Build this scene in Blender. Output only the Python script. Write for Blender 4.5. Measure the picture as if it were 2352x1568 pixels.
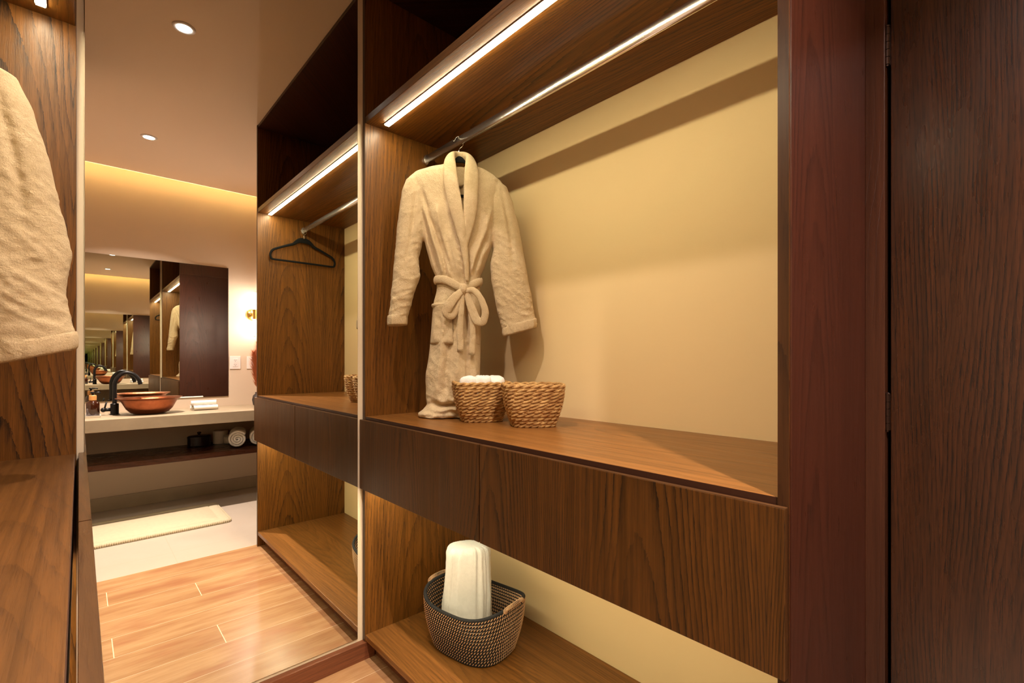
import bpy, bmesh, math, random
from mathutils import Vector, Matrix, noise
random.seed(7)
PI = math.pi
for o in list(bpy.data.objects):
    bpy.data.objects.remove(o)
S = bpy.context.scene
COL = S.collection
E = 1.17                      # eye height above the floor
# ------------------------------------------------------------------ camera
cam_d = bpy.data.cameras.new('camera')
cam = bpy.data.objects.new('camera', cam_d)
COL.objects.link(cam)
cam.location = (0, 0, E)
cam.rotation_euler = (math.radians(90), 0, -0.7384)
cam_d.sensor_fit = 'HORIZONTAL'
cam_d.sensor_width = 36.0
cam_d.lens = 36.0 * 1092.5 / 2352
cam_d.shift_x = 0.0
cam_d.shift_y = (827.4 - 784) / 2352
cam_d.clip_start = 0.01
S.camera = cam
# ------------------------------------------------------------------ world, exposure, lights
w = bpy.data.worlds.new('world')
S.world = w
w.use_nodes = True
w.node_tree.nodes['Background'].inputs[0].default_value = (1.0, 0.8, 0.6, 1)
w.node_tree.nodes['Background'].inputs[1].default_value = 0.0
S.view_settings.view_transform = 'Standard'
S.view_settings.look = 'None'
S.view_settings.gamma = 1.0
S.view_settings.use_curve_mapping = False
S.view_settings.exposure = 1.55
S.cycles.max_bounces = 26
S.cycles.glossy_bounces = 26
S.cycles.diffuse_bounces = 9
S.cycles.transmission_bounces = 6
S.cycles.caustics_reflective = False
S.cycles.caustics_refractive = False
S.cycles.sample_clamp_indirect = 4.0
WARM = (1.0, 0.885, 0.60)
COVE = (1.0, 0.72, 0.30)
NEUT = (1.0, 0.87, 0.80)
LED_P = 30.0      # wardrobe strip radiance
LOW_P = 36.0
COVE_P = 8.0
SCONCE_P = 48.0
DOWN_W = 3.6

# ------------------------------------------------------------------ geometry constants
DM = 1.7838      # mirror face
DP = 1.7685      # end panel inner face
DN = 0.278       # near panel inner face
YN = 0.261       # near panel outer face
C1, CB, CD = 0.830, 1.3908, 0.814
L1, LB, LD = -0.006, -0.566, 0.015
ZS, ZC, ZU, ZT = E - 1.077, E - 0.220, E + 0.930, E + 1.4825
ZDT, ZDB = E - 0.2325, E - 0.5015
VW = -1.3014     # vanity wall
# ------------------------------------------------------------------ node helpers
def new_mat(name):
    m = bpy.data.materials.new(name)
    m.use_nodes = True
    nt = m.node_tree
    return m, nt, nt.nodes['Principled BSDF']

def N(nt, typ, **kw):
    n = nt.nodes.new(typ)
    for k, v in kw.items():
        setattr(n, k, v)
    return n

def M_(nt, op, a, b=None, c=None, clamp=False):
    n = nt.nodes.new('ShaderNodeMath')
    n.operation = op
    n.use_clamp = clamp
    for i, v in enumerate((a, b, c)):
        if v is None:
            continue
        if isinstance(v, (int, float)):
            n.inputs[i].default_value = v
        else:
            nt.links.new(v, n.inputs[i])
    return n.outputs[0]

def mixc(nt, f, a, b):
    n = nt.nodes.new('ShaderNodeMix')
    n.data_type = 'RGBA'
    for sock, v in ((n.inputs[0], f), (n.inputs[6], a), (n.inputs[7], b)):
        if isinstance(v, (int, float)):
            sock.default_value = v
        elif isinstance(v, tuple):
            sock.default_value = (v[0], v[1], v[2], 1)
        else:
            nt.links.new(v, sock)
    return n.outputs[2]

def noise_at(nt, vec, scale=1.0, detail=3.0, rough=0.5):
    n = N(nt, 'ShaderNodeTexNoise')
    n.inputs['Scale'].default_value = scale
    n.inputs['Detail'].default_value = detail
    n.inputs['Roughness'].default_value = rough
    nt.links.new(vec, n.inputs['Vector'])
    return n.outputs['Fac']

def comb(nt, x, y, z=0.0):
    n = N(nt, 'ShaderNodeCombineXYZ')
    for i, v in enumerate((x, y, z)):
        if isinstance(v, (int, float)):
            n.inputs[i].default_value = v
        else:
            nt.links.new(v, n.inputs[i])
    return n.outputs[0]

def bump(nt, b, height, strength, dist=0.002):
    n = N(nt, 'ShaderNodeBump')
    n.inputs['Strength'].default_value = strength
    n.inputs['Distance'].default_value = dist
    nt.links.new(height, n.inputs['Height'])
    nt.links.new(n.outputs[0], b.inputs['Normal'])

def wood(name, base, dark, axis='Z', A=420.0, C=7.0, P=0.16, off=0.0, rough=0.38, ring=0.75, pore=0.45, seed=0.0, wob=1.0, mid=None, coat=0.0, spec=0.33, bmp=0.30):
    m, nt, b = new_mat(name)
    tc = N(nt, 'ShaderNodeTexCoord')
    sp = N(nt, 'ShaderNodeSeparateXYZ')
    nt.links.new(tc.outputs['Object'], sp.inputs[0])
    x, y, z = sp.outputs
    if axis == 'Z':
        u, v = M_(nt, 'ADD', x, y), z
    elif axis == 'Y':
        u, v = M_(nt, 'ADD', x, z), y
    else:
        u, v = M_(nt, 'ADD', y, z), x
    u = M_(nt, 'ADD', u, off + 10.0)
    low = noise_at(nt, comb(nt, M_(nt, 'MULTIPLY', u, 5.0), M_(nt, 'MULTIPLY', v, 1.1), seed), 1.0, 2.0)
    ud = M_(nt, 'ADD', u, M_(nt, 'MULTIPLY', M_(nt, 'SUBTRACT', low, 0.5), 0.07 * wob))
    up = M_(nt, 'PINGPONG', ud, P)
    midn = noise_at(nt, comb(nt, M_(nt, 'MULTIPLY', u, 30.0), M_(nt, 'MULTIPLY', v, 5.0), seed + 3.1), 1.0, 3.0, 0.6)
    fine = noise_at(nt, comb(nt, M_(nt, 'MULTIPLY', u, 160.0), M_(nt, 'MULTIPLY', v, 60.0), seed + 5.1), 1.0, 2.0, 0.6)
    g = M_(nt, 'MULTIPLY', M_(nt, 'MULTIPLY', up, up), A)
    g = M_(nt, 'ADD', g, M_(nt, 'MULTIPLY', v, C))
    g = M_(nt, 'ADD', g, M_(nt, 'MULTIPLY', low, 3.0 * wob))
    g = M_(nt, 'ADD', g, M_(nt, 'MULTIPLY', midn, 0.7 * wob))
    g = M_(nt, 'ADD', g, M_(nt, 'MULTIPLY', fine, 0.28))
    fr = M_(nt, 'FRACT', g)
    line = M_(nt, 'POWER', fr, 3.2)
    mask = noise_at(nt, comb(nt, M_(nt, 'MULTIPLY', u, 9.0), M_(nt, 'MULTIPLY', v, 2.3), seed + 8.0), 1.0, 2.0)
    mask = M_(nt, 'MULTIPLY_ADD', mask, 2.6, -0.60, clamp=True)
    line = M_(nt, 'MULTIPLY', line, mask)
    pn = noise_at(nt, comb(nt, M_(nt, 'MULTIPLY', u, 520.0), M_(nt, 'MULTIPLY', v, 18.0), seed + 1.7), 1.0, 2.0, 0.7)
    pores = M_(nt, 'MULTIPLY_ADD', pn, 6.0, -2.9, clamp=True)
    pores = M_(nt, 'MULTIPLY', pores, M_(nt, 'MULTIPLY_ADD', line, 0.7, 0.6))
    streak = noise_at(nt, comb(nt, M_(nt, 'MULTIPLY', u, 90.0), M_(nt, 'MULTIPLY', v, 1.6), seed + 9.7), 1.0, 3.0, 0.6)
    fac = M_(nt, 'ADD', M_(nt, 'MULTIPLY', line, ring), M_(nt, 'MULTIPLY', pores, pore), clamp=True)
    mb = mid or tuple(c * 0.52 for c in base)
    c0 = mixc(nt, M_(nt, 'MULTIPLY_ADD', streak, 2.4, -0.7, clamp=True), mb, base)
    col = mixc(nt, fac, c0, dark)
    nt.links.new(col, b.inputs['Base Color'])
    rr = M_(nt, 'MULTIPLY_ADD', midn, 0.14, rough - 0.07)
    nt.links.new(rr, b.inputs['Roughness'])
    b.inputs['Specular IOR Level'].default_value = spec
    if coat:
        b.inputs['Coat Weight'].default_value = coat
        b.inputs['Coat Roughness'].default_value = 0.16
    bump(nt, b, M_(nt, 'SUBTRACT', 1.0, fac), bmp, 0.0008)
    return m

def plain(name, col, rough=0.5, metal=0.0, spec=0.5, bscale=0, bstr=0.0, sheen=0.0, var=0.0, vscale=8.0):
    m, nt, b = new_mat(name)
    b.inputs['Base Color'].default_value = (*col, 1)
    b.inputs['Roughness'].default_value = rough
    b.inputs['Metallic'].default_value = metal
    b.inputs['Specular IOR Level'].default_value = spec
    tc = N(nt, 'ShaderNodeTexCoord')
    if sheen:
        b.inputs['Sheen Weight'].default_value = sheen
        b.inputs['Sheen Roughness'].default_value = 0.5
        b.inputs['Sheen Tint'].default_value = (*col, 1)
    if var:
        n = noise_at(nt, tc.outputs['Object'], vscale, 4.0, 0.6)
        c = mixc(nt, M_(nt, 'MULTIPLY_ADD', n, 2.0, -0.5, clamp=True), tuple(v * (1 - var) for v in col), tuple(min(1, v * (1 + var * 0.5)) for v in col))
        nt.links.new(c, b.inputs['Base Color'])
    if bscale:
        n = noise_at(nt, tc.outputs['Object'], bscale, 4.0, 0.65)
        bump(nt, b, n, bstr, 0.003)
    return m

def emis(name, col, strength):
    m, nt, b = new_mat(name)
    b.inputs['Base Color'].default_value = (0.8, 0.8, 0.8, 1)
    b.inputs['Emission Color'].default_value = (*col, 1)
    b.inputs['Emission Strength'].default_value = strength
    return m

OAK = (0.225, 0.085, 0.013)
OAKD = (0.022, 0.009, 0.003)
m_oak_end = wood('stained oak end panel', OAK, OAKD, 'Z', A=190, C=5, P=0.30, off=0.28, seed=1.0, ring=0.5, pore=0.6, wob=0.6)
m_oak_near = wood('stained oak near panel', OAK, OAKD, 'Z', A=260, C=6, P=0.19, off=0.09, seed=4.0, ring=0.6)
m_oak_left = wood('stained oak left panel', OAK, OAKD, 'Z', A=230, C=6.5, P=0.15, off=0.085, seed=7.0, ring=0.95, pore=0.5, wob=0.7)
m_oak_shelf = wood('stained oak shelf', OAK, OAKD, 'Y', A=250, C=5, P=0.24, off=0.03, seed=2.0, ring=0.8)
m_oak_top = wood('stained oak counter', (0.27, 0.108, 0.024), (0.05, 0.02, 0.007), 'Y', A=260, C=6, P=0.26, off=0.1, seed=3.0, ring=0.45, pore=0.35, rough=0.33)
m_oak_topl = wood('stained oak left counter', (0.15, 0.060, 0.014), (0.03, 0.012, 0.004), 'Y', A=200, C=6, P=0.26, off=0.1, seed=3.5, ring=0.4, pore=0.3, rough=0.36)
m_oak_drawer = wood('stained oak drawer', (0.102, 0.038, 0.006), (0.014, 0.006, 0.002), 'Z', A=380, C=6, P=0.23, off=0.37, seed=5.0, ring=1.0)
m_oak_dark = wood('dark stained oak', (0.085, 0.030, 0.012), (0.02, 0.008, 0.004), 'Z', A=420, C=6, P=0.2, seed=6.0)
m_edge = wood('stained edge band', (0.060, 0.024, 0.009), (0.02, 0.008, 0.004), 'Z', A=300, C=4, P=0.2, seed=9.0, rough=0.3)
m_edgey = wood('stained shelf edge', (0.11, 0.050, 0.018), (0.04, 0.018, 0.008), 'Y', A=300, C=4, P=0.2, seed=9.5, rough=0.3)
m_gapshade = plain('gap shade brown', (0.035, 0.012, 0.006), 0.35)  # near-black brown that paints shade into the gaps round the drawer fronts
m_red = wood('reddish mahogany board', (0.062, 0.017, 0.008), (0.022, 0.007, 0.004), 'Z', A=260, C=5, P=0.24, seed=11.0, ring=0.8, pore=0.4, rough=0.30, spec=0.45, mid=(0.05, 0.013, 0.006))
m_casing = wood('brown door casing', (0.070, 0.024, 0.011), (0.035, 0.012, 0.006), 'Z', A=100, C=2, P=0.4, seed=12.0, ring=0.3, pore=0.3, rough=0.3)
m_door = wood('dark oak door', (0.055, 0.017, 0.005), (0.005, 0.002, 0.0015), 'Z', A=210, C=5, P=0.36, off=0.42, seed=13.0, ring=1.0, pore=0.8, rough=0.28, wob=0.7, spec=0.45, bmp=0.06)
m_skirt = wood('red brown skirting', (0.22, 0.072, 0.03), (0.09, 0.03, 0.014), 'X', A=200, C=4, P=0.3, seed=14.0, ring=0.3)
m_vshelf = wood('dark vanity shelf wood', (0.090, 0.030, 0.013), (0.025, 0.009, 0.005), 'X', A=300, C=4, P=0.3, seed=15.0, rough=0.28)
m_wall = plain('cream wall paint', (0.80, 0.605, 0.315), 0.75, spec=0.25, bscale=60, bstr=0.06)
m_bwall = plain('cream bathroom paint', (0.66, 0.53, 0.40), 0.7, spec=0.25, bscale=60, bstr=0.06)
m_ceil = plain('ceiling paint', (0.90, 0.73, 0.57), 0.8, spec=0.2, bscale=60, bstr=0.04)
m_strip = plain('cream gap trim', (0.80, 0.66, 0.46), 0.6)
m_chrome = plain('brushed chrome', (0.80, 0.78, 0.74), 0.22, 1.0)
m_steel = plain('polished steel wire', (0.82, 0.80, 0.76), 0.15, 1.0)
m_velvet = plain('black velvet', (0.006, 0.006, 0.006), 0.85, spec=0.2, sheen=0.1)
m_black = plain('matte black metal', (0.010, 0.009, 0.009), 0.38, 0.4)
m_hinge = plain('dark bronze hinge', (0.035, 0.018, 0.012), 0.35, 0.8)
m_brass = plain('brushed brass', (0.80, 0.52, 0.16), 0.25, 1.0)
m_terry_w = plain('white terry', (0.90, 0.87, 0.80), 0.95, spec=0.1, bscale=420, bstr=0.7, sheen=0.3, var=0.06, vscale=60)
m_copper = plain('hammered copper', (0.36, 0.115, 0.05), 0.32, 1.0, bscale=55, bstr=0.5, var=0.45, vscale=9)
m_stone = plain('travertine slab', (0.35, 0.27, 0.175), 0.5, bscale=40, bstr=0.05, var=0.16, vscale=7)
m_rug = plain('cream bath mat', (0.64, 0.54, 0.37), 0.95, spec=0.1, bscale=380, bstr=0.8, sheen=0.3, var=0.08, vscale=40)
m_plate = plain('white switch plate', (0.80, 0.74, 0.70), 0.35)
m_dark = plain('dark slot', (0.01, 0.008, 0.006), 0.6)
m_ceram = plain('white ceramic', (0.85, 0.82, 0.76), 0.25)
m_amber = plain('amber brown bottle', (0.035, 0.008, 0.003), 0.08, spec=0.8)
m_bamboo = plain('bamboo collar', (0.62, 0.30, 0.09), 0.45)
m_paper = plain('tissue paper', (0.82, 0.74, 0.64), 0.9)
m_wax = plain('candle wax', (0.72, 0.62, 0.44), 0.5)
m_boxw = plain('black lacquer box', (0.016, 0.006, 0.005), 0.35)
m_vase = plain('charcoal vase', (0.035, 0.025, 0.022), 0.5)
m_pampas = plain('salmon pampas plume', (0.62, 0.24, 0.11), 0.9, sheen=0.3)
m_straw = plain('straw stem', (0.45, 0.28, 0.12), 0.8)
m_blackcord = plain('black cord', (0.012, 0.011, 0.012), 0.8, bscale=600, bstr=0.5)
m_tan = plain('tan cord stitching', (0.62, 0.37, 0.20), 0.75, bscale=500, bstr=0.4)
m_led = emis('wardrobe led lens', WARM, LED_P)
m_ledlow = emis('lower led lens', WARM, LOW_P)
m_cove = emis('cove led lens', COVE, COVE_P)
m_sconce = emis('sconce opal tube', NEUT, SCONCE_P)
m_down = emis('downlight lens', (1.0, 0.9, 0.82), 14.0)
m_alu = plain('led aluminium profile', (0.7, 0.66, 0.6), 0.4, 1.0)

def mk_mirror():
    m, nt, b = new_mat('silvered mirror glass')
    b.inputs['Base Color'].default_value = (0.925, 0.945, 0.89, 1)
    b.inputs['Metallic'].default_value = 1.0
    b.inputs['Roughness'].default_value = 0.0
    return m
m_mirror = mk_mirror()

def mk_glass():
    m, nt, b = new_mat('clear jar glass')
    b.inputs['Base Color'].default_value = (0.95, 0.93, 0.88, 1)
    b.inputs['Roughness'].default_value = 0.03
    b.inputs['Alpha'].default_value = 0.18
    return m
m_glass = mk_glass()

def mk_terry():
    m, nt, b = new_mat('beige terry plush')
    tc = N(nt, 'ShaderNodeTexCoord')
    o = tc.outputs['Object']
    n1 = noise_at(nt, o, 55, 4, 0.7)
    n2 = noise_at(nt, o, 330, 4, 0.75)
    n3 = noise_at(nt, o, 14, 3, 0.6)
    base = mixc(nt, M_(nt, 'MULTIPLY_ADD', n1, 2.2, -0.6, clamp=True), (0.61, 0.465, 0.275), (0.80, 0.64, 0.42))
    c = mixc(nt, M_(nt, 'MULTIPLY_ADD', n2, 2.0, -0.5, clamp=True), (0.57, 0.42, 0.24), base)
    nt.links.new(c, b.inputs['Base Color'])
    b.inputs['Roughness'].default_value = 0.95
    b.inputs['Specular IOR Level'].default_value = 0.1
    b.inputs['Sheen Weight'].default_value = 0.35
    b.inputs['Sheen Roughness'].default_value = 0.5
    b.inputs['Sheen Tint'].default_value = (0.95, 0.8, 0.55, 1)
    h = M_(nt, 'ADD', M_(nt, 'MULTIPLY', n2, 0.5), M_(nt, 'ADD', M_(nt, 'MULTIPLY', n1, 0.9), M_(nt, 'MULTIPLY', n3, 0.6)))
    bump(nt, b, h, 1.0, 0.0050)
    return m
m_terry = mk_terry()

def mk_wicker():
    m, nt, b = new_mat('seagrass rope')
    tc = N(nt, 'ShaderNodeTexCoord')
    o = tc.outputs['Object']
    n1 = noise_at(nt, o, 38, 3, 0.6)
    n2 = noise_at(nt, o, 260, 4, 0.75)
    c = mixc(nt, M_(nt, 'MULTIPLY_ADD', n1, 2.8, -0.9, clamp=True), (0.44, 0.21, 0.055), (0.80, 0.50, 0.18))
    c = mixc(nt, M_(nt, 'MULTIPLY_ADD', n2, 3.4, -1.75, clamp=True), c, (0.16, 0.045, 0.015))
    nt.links.new(c, b.inputs['Base Color'])
    b.inputs['Roughness'].default_value = 0.55
    n3 = noise_at(nt, o, 700, 3, 0.7)
    bump(nt, b, M_(nt, 'ADD', n2, n3), 0.9, 0.003)
    return m
m_wicker = mk_wicker()

def mk_floor():
    m, nt, b = new_mat('light oak laminate')
    tc = N(nt, 'ShaderNodeTexCoord')
    sp = N(nt, 'ShaderNodeSeparateXYZ')
    nt.links.new(tc.outputs['Object'], sp.inputs[0])
    x, y, z = sp.outputs
    row = M_(nt, 'DIVIDE', M_(nt, 'SUBTRACT', y, 0.239), 0.1785)
    ri = M_(nt, 'FLOOR', row)
    rf = M_(nt, 'FRACT', row)
    # joints: rows 1,4 at x=0.10 ; rows 2,5 at x=0.45 ; rows 0,3 at x=-0.30
    k = M_(nt, 'MODULO', M_(nt, 'ADD', ri, 29.0), 3.0)      # row 1 -> 0, row 2 -> 1, row 3 -> 2
    xo = M_(nt, 'SUBTRACT', M_(nt, 'SUBTRACT', x, 0.10), M_(nt, 'SUBTRACT', M_(nt, 'MULTIPLY', k, 0.35), M_(nt, 'MULTIPLY', M_(nt, 'GREATER_THAN', k, 1.5), 1.15)))
    px = M_(nt, 'DIVIDE', M_(nt, 'ADD', xo, 14.0), 1.40)
    pi_ = M_(nt, 'FLOOR', px)
    pf = M_(nt, 'FRACT', px)
    pid = M_(nt, 'ADD', M_(nt, 'MULTIPLY', ri, 7.31), M_(nt, 'MULTIPLY', pi_, 3.77))
    l1 = M_(nt, 'LESS_THAN', rf, 0.008)
    l2 = M_(nt, 'LESS_THAN', pf, 0.0022)
    seam = M_(nt, 'MAXIMUM', l1, l2)
    v = comb(nt, M_(nt, 'MULTIPLY', x, 2.2), M_(nt, 'MULTIPLY', y, 16.0), pid)
    n1 = noise_at(nt, v, 1.0, 4, 0.6)
    v2 = comb(nt, M_(nt, 'MULTIPLY', x, 12.0), M_(nt, 'MULTIPLY', y, 170.0), pid)
    n2 = noise_at(nt, v2, 1.0, 3, 0.6)
    v3 = comb(nt, M_(nt, 'MULTIPLY', x, 3.5), M_(nt, 'MULTIPLY', y, 7.0), M_(nt, 'ADD', pid, 40.0))
    n3 = noise_at(nt, v3, 1.0, 2, 0.5)
    c = mixc(nt, M_(nt, 'MULTIPLY_ADD', n1, 2.6, -0.8, clamp=True), (0.34, 0.165, 0.070), (0.52, 0.305, 0.150))
    c = mixc(nt, M_(nt, 'MULTIPLY_ADD', n3, 3.0, -1.55, clamp=True), c, (0.34, 0.125, 0.055))
    c = mixc(nt, M_(nt, 'MULTIPLY', M_(nt, 'MULTIPLY_ADD', n2, 2.4, -0.9, clamp=True), 0.34), c, (0.24, 0.10, 0.04))
    c = mixc(nt, seam, c, (0.80, 0.62, 0.42))
    nt.links.new(c, b.inputs['Base Color'])
    b.inputs['Roughness'].default_value = 0.27
    b.inputs['Specular IOR Level'].default_value = 0.5
    bump(nt, b, n2, 0.08, 0.001)
    return m
m_floor = mk_floor()

def mk_tile():
    m, nt, b = new_mat('pale stone tile')
    tc = N(nt, 'ShaderNodeTexCoord')
    sp = N(nt, 'ShaderNodeSeparateXYZ')
    nt.links.new(tc.outputs['Object'], sp.inputs[0])
    x, y, z = sp.outputs
    fx = M_(nt, 'FRACT', M_(nt, 'DIVIDE', M_(nt, 'ADD', x, 9.18), 0.60))
    fy = M_(nt, 'FRACT', M_(nt, 'DIVIDE', M_(nt, 'ADD', y, 9.57), 1.20))
    seam = M_(nt, 'MAXIMUM', M_(nt, 'LESS_THAN', fx, 0.004), M_(nt, 'LESS_THAN', fy, 0.002))
    n = noise_at(nt, tc.outputs['Object'], 3.0, 4, 0.6)
    c = mixc(nt, n, (0.46, 0.38, 0.30), (0.56, 0.475, 0.39))
    c = mixc(nt, M_(nt, 'MULTIPLY', seam, 0.5), c, (0.45, 0.30, 0.18))
    nt.links.new(c, b.inputs['Base Color'])
    b.inputs['Roughness'].default_value = 0.3
    return m
m_tile = mk_tile()
m_tileb = plain('tile baseboard', (0.42, 0.33, 0.22), 0.4, var=0.1)

# ------------------------------------------------------------------ mesh helpers
class MB:
    def __init__(s):
        s.v, s.f = [], []
    def add(s, v, f):
        k = len(s.v)
        s.v += [tuple(p) for p in v]
        s.f += [tuple(i + k for i in q) for q in f]
        return s

def link(name, mb, mat, parent=None, smooth=False, bevel=0.0, local=False, seg=2):
    """one mesh object; vertices are world coordinates unless local=True"""
    me = bpy.data.meshes.new(name)
    vs = mb.v
    if parent is not None and not local:
        L = parent.location if parent.parent is None else (parent.location + parent.parent.location)
        vs = [(p[0] - L[0], p[1] - L[1], p[2] - L[2]) for p in vs]
    me.from_pydata(vs, [], mb.f)
    bm = bmesh.new()
    bm.from_mesh(me)
    if bevel > 0:
        bmesh.ops.bevel(bm, geom=[e for e in bm.edges], offset=bevel, segments=seg, affect='EDGES', profile=0.6)
    bmesh.ops.recalc_face_normals(bm, faces=bm.faces)
    bm.to_mesh(me)
    bm.free()
    me.materials.append(mat)
    if smooth:
        for p in me.polygons:
            p.use_smooth = True
    o = bpy.data.objects.new(name, me)
    COL.objects.link(o)
    o.parent = parent
    return o

def box(x0, x1, y0, y1, z0, z1, mb=None):
    mb = mb or MB()
    x0, x1 = min(x0, x1), max(x0, x1); y0, y1 = min(y0, y1), max(y0, y1); z0, z1 = min(z0, z1), max(z0, z1)
    v = [(x0, y0, z0), (x1, y0, z0), (x1, y1, z0), (x0, y1, z0), (x0, y0, z1), (x1, y0, z1), (x1, y1, z1), (x0, y1, z1)]
    f = [(0, 3, 2, 1), (4, 5, 6, 7), (0, 1, 5, 4), (1, 2, 6, 5), (2, 3, 7, 6), (3, 0, 4, 7)]
    return mb.add(v, f)

def loft(rings, cap0=True, cap1=True, closed=True, mb=None):
    mb = mb or MB()
    n = len(rings[0])
    v = [p for r in rings for p in r]
    f = []
    for i in range(len(rings) - 1):
        for j in range(n if closed else n - 1):
            a, b = i * n + j, i * n + (j + 1) % n
            f.append((a, b, b + n, a + n))
    if cap0: f.append(tuple(range(n))[::-1])
    if cap1: f.append(tuple(range((len(rings) - 1) * n, len(rings) * n)))
    return mb.add(v, f)

def lathe(prof, c=(0, 0, 0), n=40, sx=1.0, sy=1.0, mb=None, cap0=True, cap1=True):
    rings = [[(c[0] + r * sx * math.cos(2 * PI * j / n), c[1] + r * sy * math.sin(2 * PI * j / n), c[2] + z) for j in range(n)] for r, z in prof]
    return loft(rings, cap0, cap1, mb=mb)

def sweep(path, a, b=None, n=10, closed=False, up=(0, 0, 1), mb=None, cap=True, tw=0.0):
    """tube of elliptical section (a across, b along up-ish) along a path; a and b may be lists"""
    P = [Vector(p) for p in path]
    k = len(P)
    b = a if b is None else b
    rings = []
    up = Vector(up)
    for i in range(k):
        if closed:
            t = P[(i + 1) % k] - P[i - 1]
        else:
            t = P[min(i + 1, k - 1)] - P[max(i - 1, 0)]
        t.normalize()
        s = t.cross(up)
        if s.length < 1e-4:
            s = t.cross(Vector((1, 0, 0.01)))
        s.normalize()
        q = s.cross(t).normalized()
        ra = a[i] if isinstance(a, (list, tuple)) else a
        rb = b[i] if isinstance(b, (list, tuple)) else b
        rings.append([tuple(P[i] + s * (ra * math.cos(2 * PI * j / n)) + q * (rb * math.sin(2 * PI * j / n))) for j in range(n)])
    if closed:
        rings.append(rings[0])
        return loft(rings, False, False, mb=mb)
    return loft(rings, cap, cap, mb=mb)

def smoothpath(pts, m=8, closed=False):
    """Catmull-Rom"""
    P = [Vector(p) for p in pts]
    k = len(P)
    out = []
    for i in range(k if closed else k - 1):
        p0 = P[i - 1] if (closed or i > 0) else P[0] * 2 - P[1]
        p1 = P[i]
        p2 = P[(i + 1) % k]
        p3 = P[(i + 2) % k] if (closed or i + 2 < k) else P[k - 1] * 2 - P[k - 2]
        for j in range(m):
            t = j / m
            out.append(0.5 * ((2 * p1) + (p2 - p0) * t + (2 * p0 - 5 * p1 + 4 * p2 - p3) * t * t + (3 * p1 - p0 - 3 * p2 + p3) * t ** 3))
    if not closed:
        out.append(P[-1])
    return out

def interp(tab, z):
    """tab: rows (z, a, b, ...) sorted by z descending"""
    if z >= tab[0][0]: return tab[0][1:]
    for r0, r1 in zip(tab, tab[1:]):
        if r0[0] >= z >= r1[0]:
            t = (r0[0] - z) / max(1e-9, r0[0] - r1[0])
            t = t * t * (3 - 2 * t) * 0.35 + t * 0.65
            return tuple(p + (q - p) * t for p, q in zip(r0[1:], r1[1:]))
    return tab[-1][1:]

def thing(name, label, cat, loc=(0, 0, 0), rotz=0.0, group=None):
    o = bpy.data.objects.new(name, None)
    o.empty_display_size = 0.05
    COL.objects.link(o)
    o.location = loc
    o.rotation_euler = (0, 0, rotz)
    o['label'] = label
    o['category'] = cat
    if group: o['group'] = group
    return o

def tag(o, label, cat, group=None):
    o['label'] = label
    o['category'] = cat
    if group: o['group'] = group
    return o

def struct(name, mb, mat, **kw):
    o = link(name, mb, mat, **kw)
    o['kind'] = 'structure'
    return o

def plab(o, text):
    o['label'] = text
    return o

def copy_tree(o, parent=None):
    c = o.copy()
    COL.objects.link(c)
    c.parent = parent
    for ch in list(o.children):
        copy_tree(ch, c)
    return c

# ================================================================== the room
XW = 1.40      # right side of the building shell
fl = MB()
box(LB - 0.03, XW + 0.05, 0.239, DM + 0.05, -0.06, 0.0, fl)
struct('floor', fl, m_floor)
struct('floor', box(-0.80, XW + 0.05, VW - 0.05, 0.239, -0.06, 0.0), m_tile)
# ceiling, stopping short of the vanity wall to leave the cove
struct('ceiling', box(-0.80, XW + 0.05, -1.185, DM + 0.05, ZT, ZT + 0.06), m_ceil)
cv = MB()
box(-0.80, XW + 0.05, VW - 0.05, -1.135, ZT + 0.11, ZT + 0.15, cv)
struct('ceiling', cv, m_ceil)
struct('trim_1', box(-0.80, XW + 0.05, -1.155, -1.14, ZT + 0.06, ZT + 0.11), m_ceil)
struct('wall_end', box(-0.62, XW + 0.05, 1.790, 1.84, 0.0, ZT), m_strip)
struct('wall_right', box(CB, CB + 0.05, YN - 0.03, 1.79, 0.0, ZT), m_wall)
struct('wall_left', box(LB - 0.05, LB, 0.20, 1.79, 0.0, ZT), m_wall)
struct('wall_vanity', box(-0.80, XW + 0.05, VW - 0.05, VW, 0.0, ZT + 0.11), m_bwall)
struct('wall_bathroom_left', box(-0.80, -0.75, VW, 0.20, 0.0, ZT), m_bwall)
struct('wall_bathroom_return', box(-0.80, LB + 0.03, 0.20, 0.2600, 0.0, ZT), m_bwall)
struct('wall_bathroom_right', box(1.345, 1.40, VW, -0.66, 0.0, ZT), m_bwall)
struct('wall_over_door', box(1.345, 1.40, -0.66, YN - 0.032, 2.16, ZT), m_bwall)
struct('baseboard_vanity', box(-0.75, 1.345, VW, VW + 0.010, 0.0, 0.105), m_tileb, bevel=0.002)
struct('baseboard_end', box(0.0, 0.868, 1.762, 1.79, 0.0, 0.066), m_skirt, bevel=0.0015)

# mirrors
mir = link('wall_mirror', box(0.012, 0.8065, DM, DM + 0.0055, 0.080, ZT - 0.004), m_mirror)
tag(mir, 'tall frameless wall mirror between the two open wardrobes, reaching nearly to the floor', 'mirror')
mir2 = link('vanity_mirror', box(-0.62, 0.989, VW + 0.001, VW + 0.007, E - 0.318, E + 0.825), m_mirror)
tag(mir2, 'frameless rectangular mirror above the copper basin, reflected in the tall mirror', 'mirror')

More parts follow.
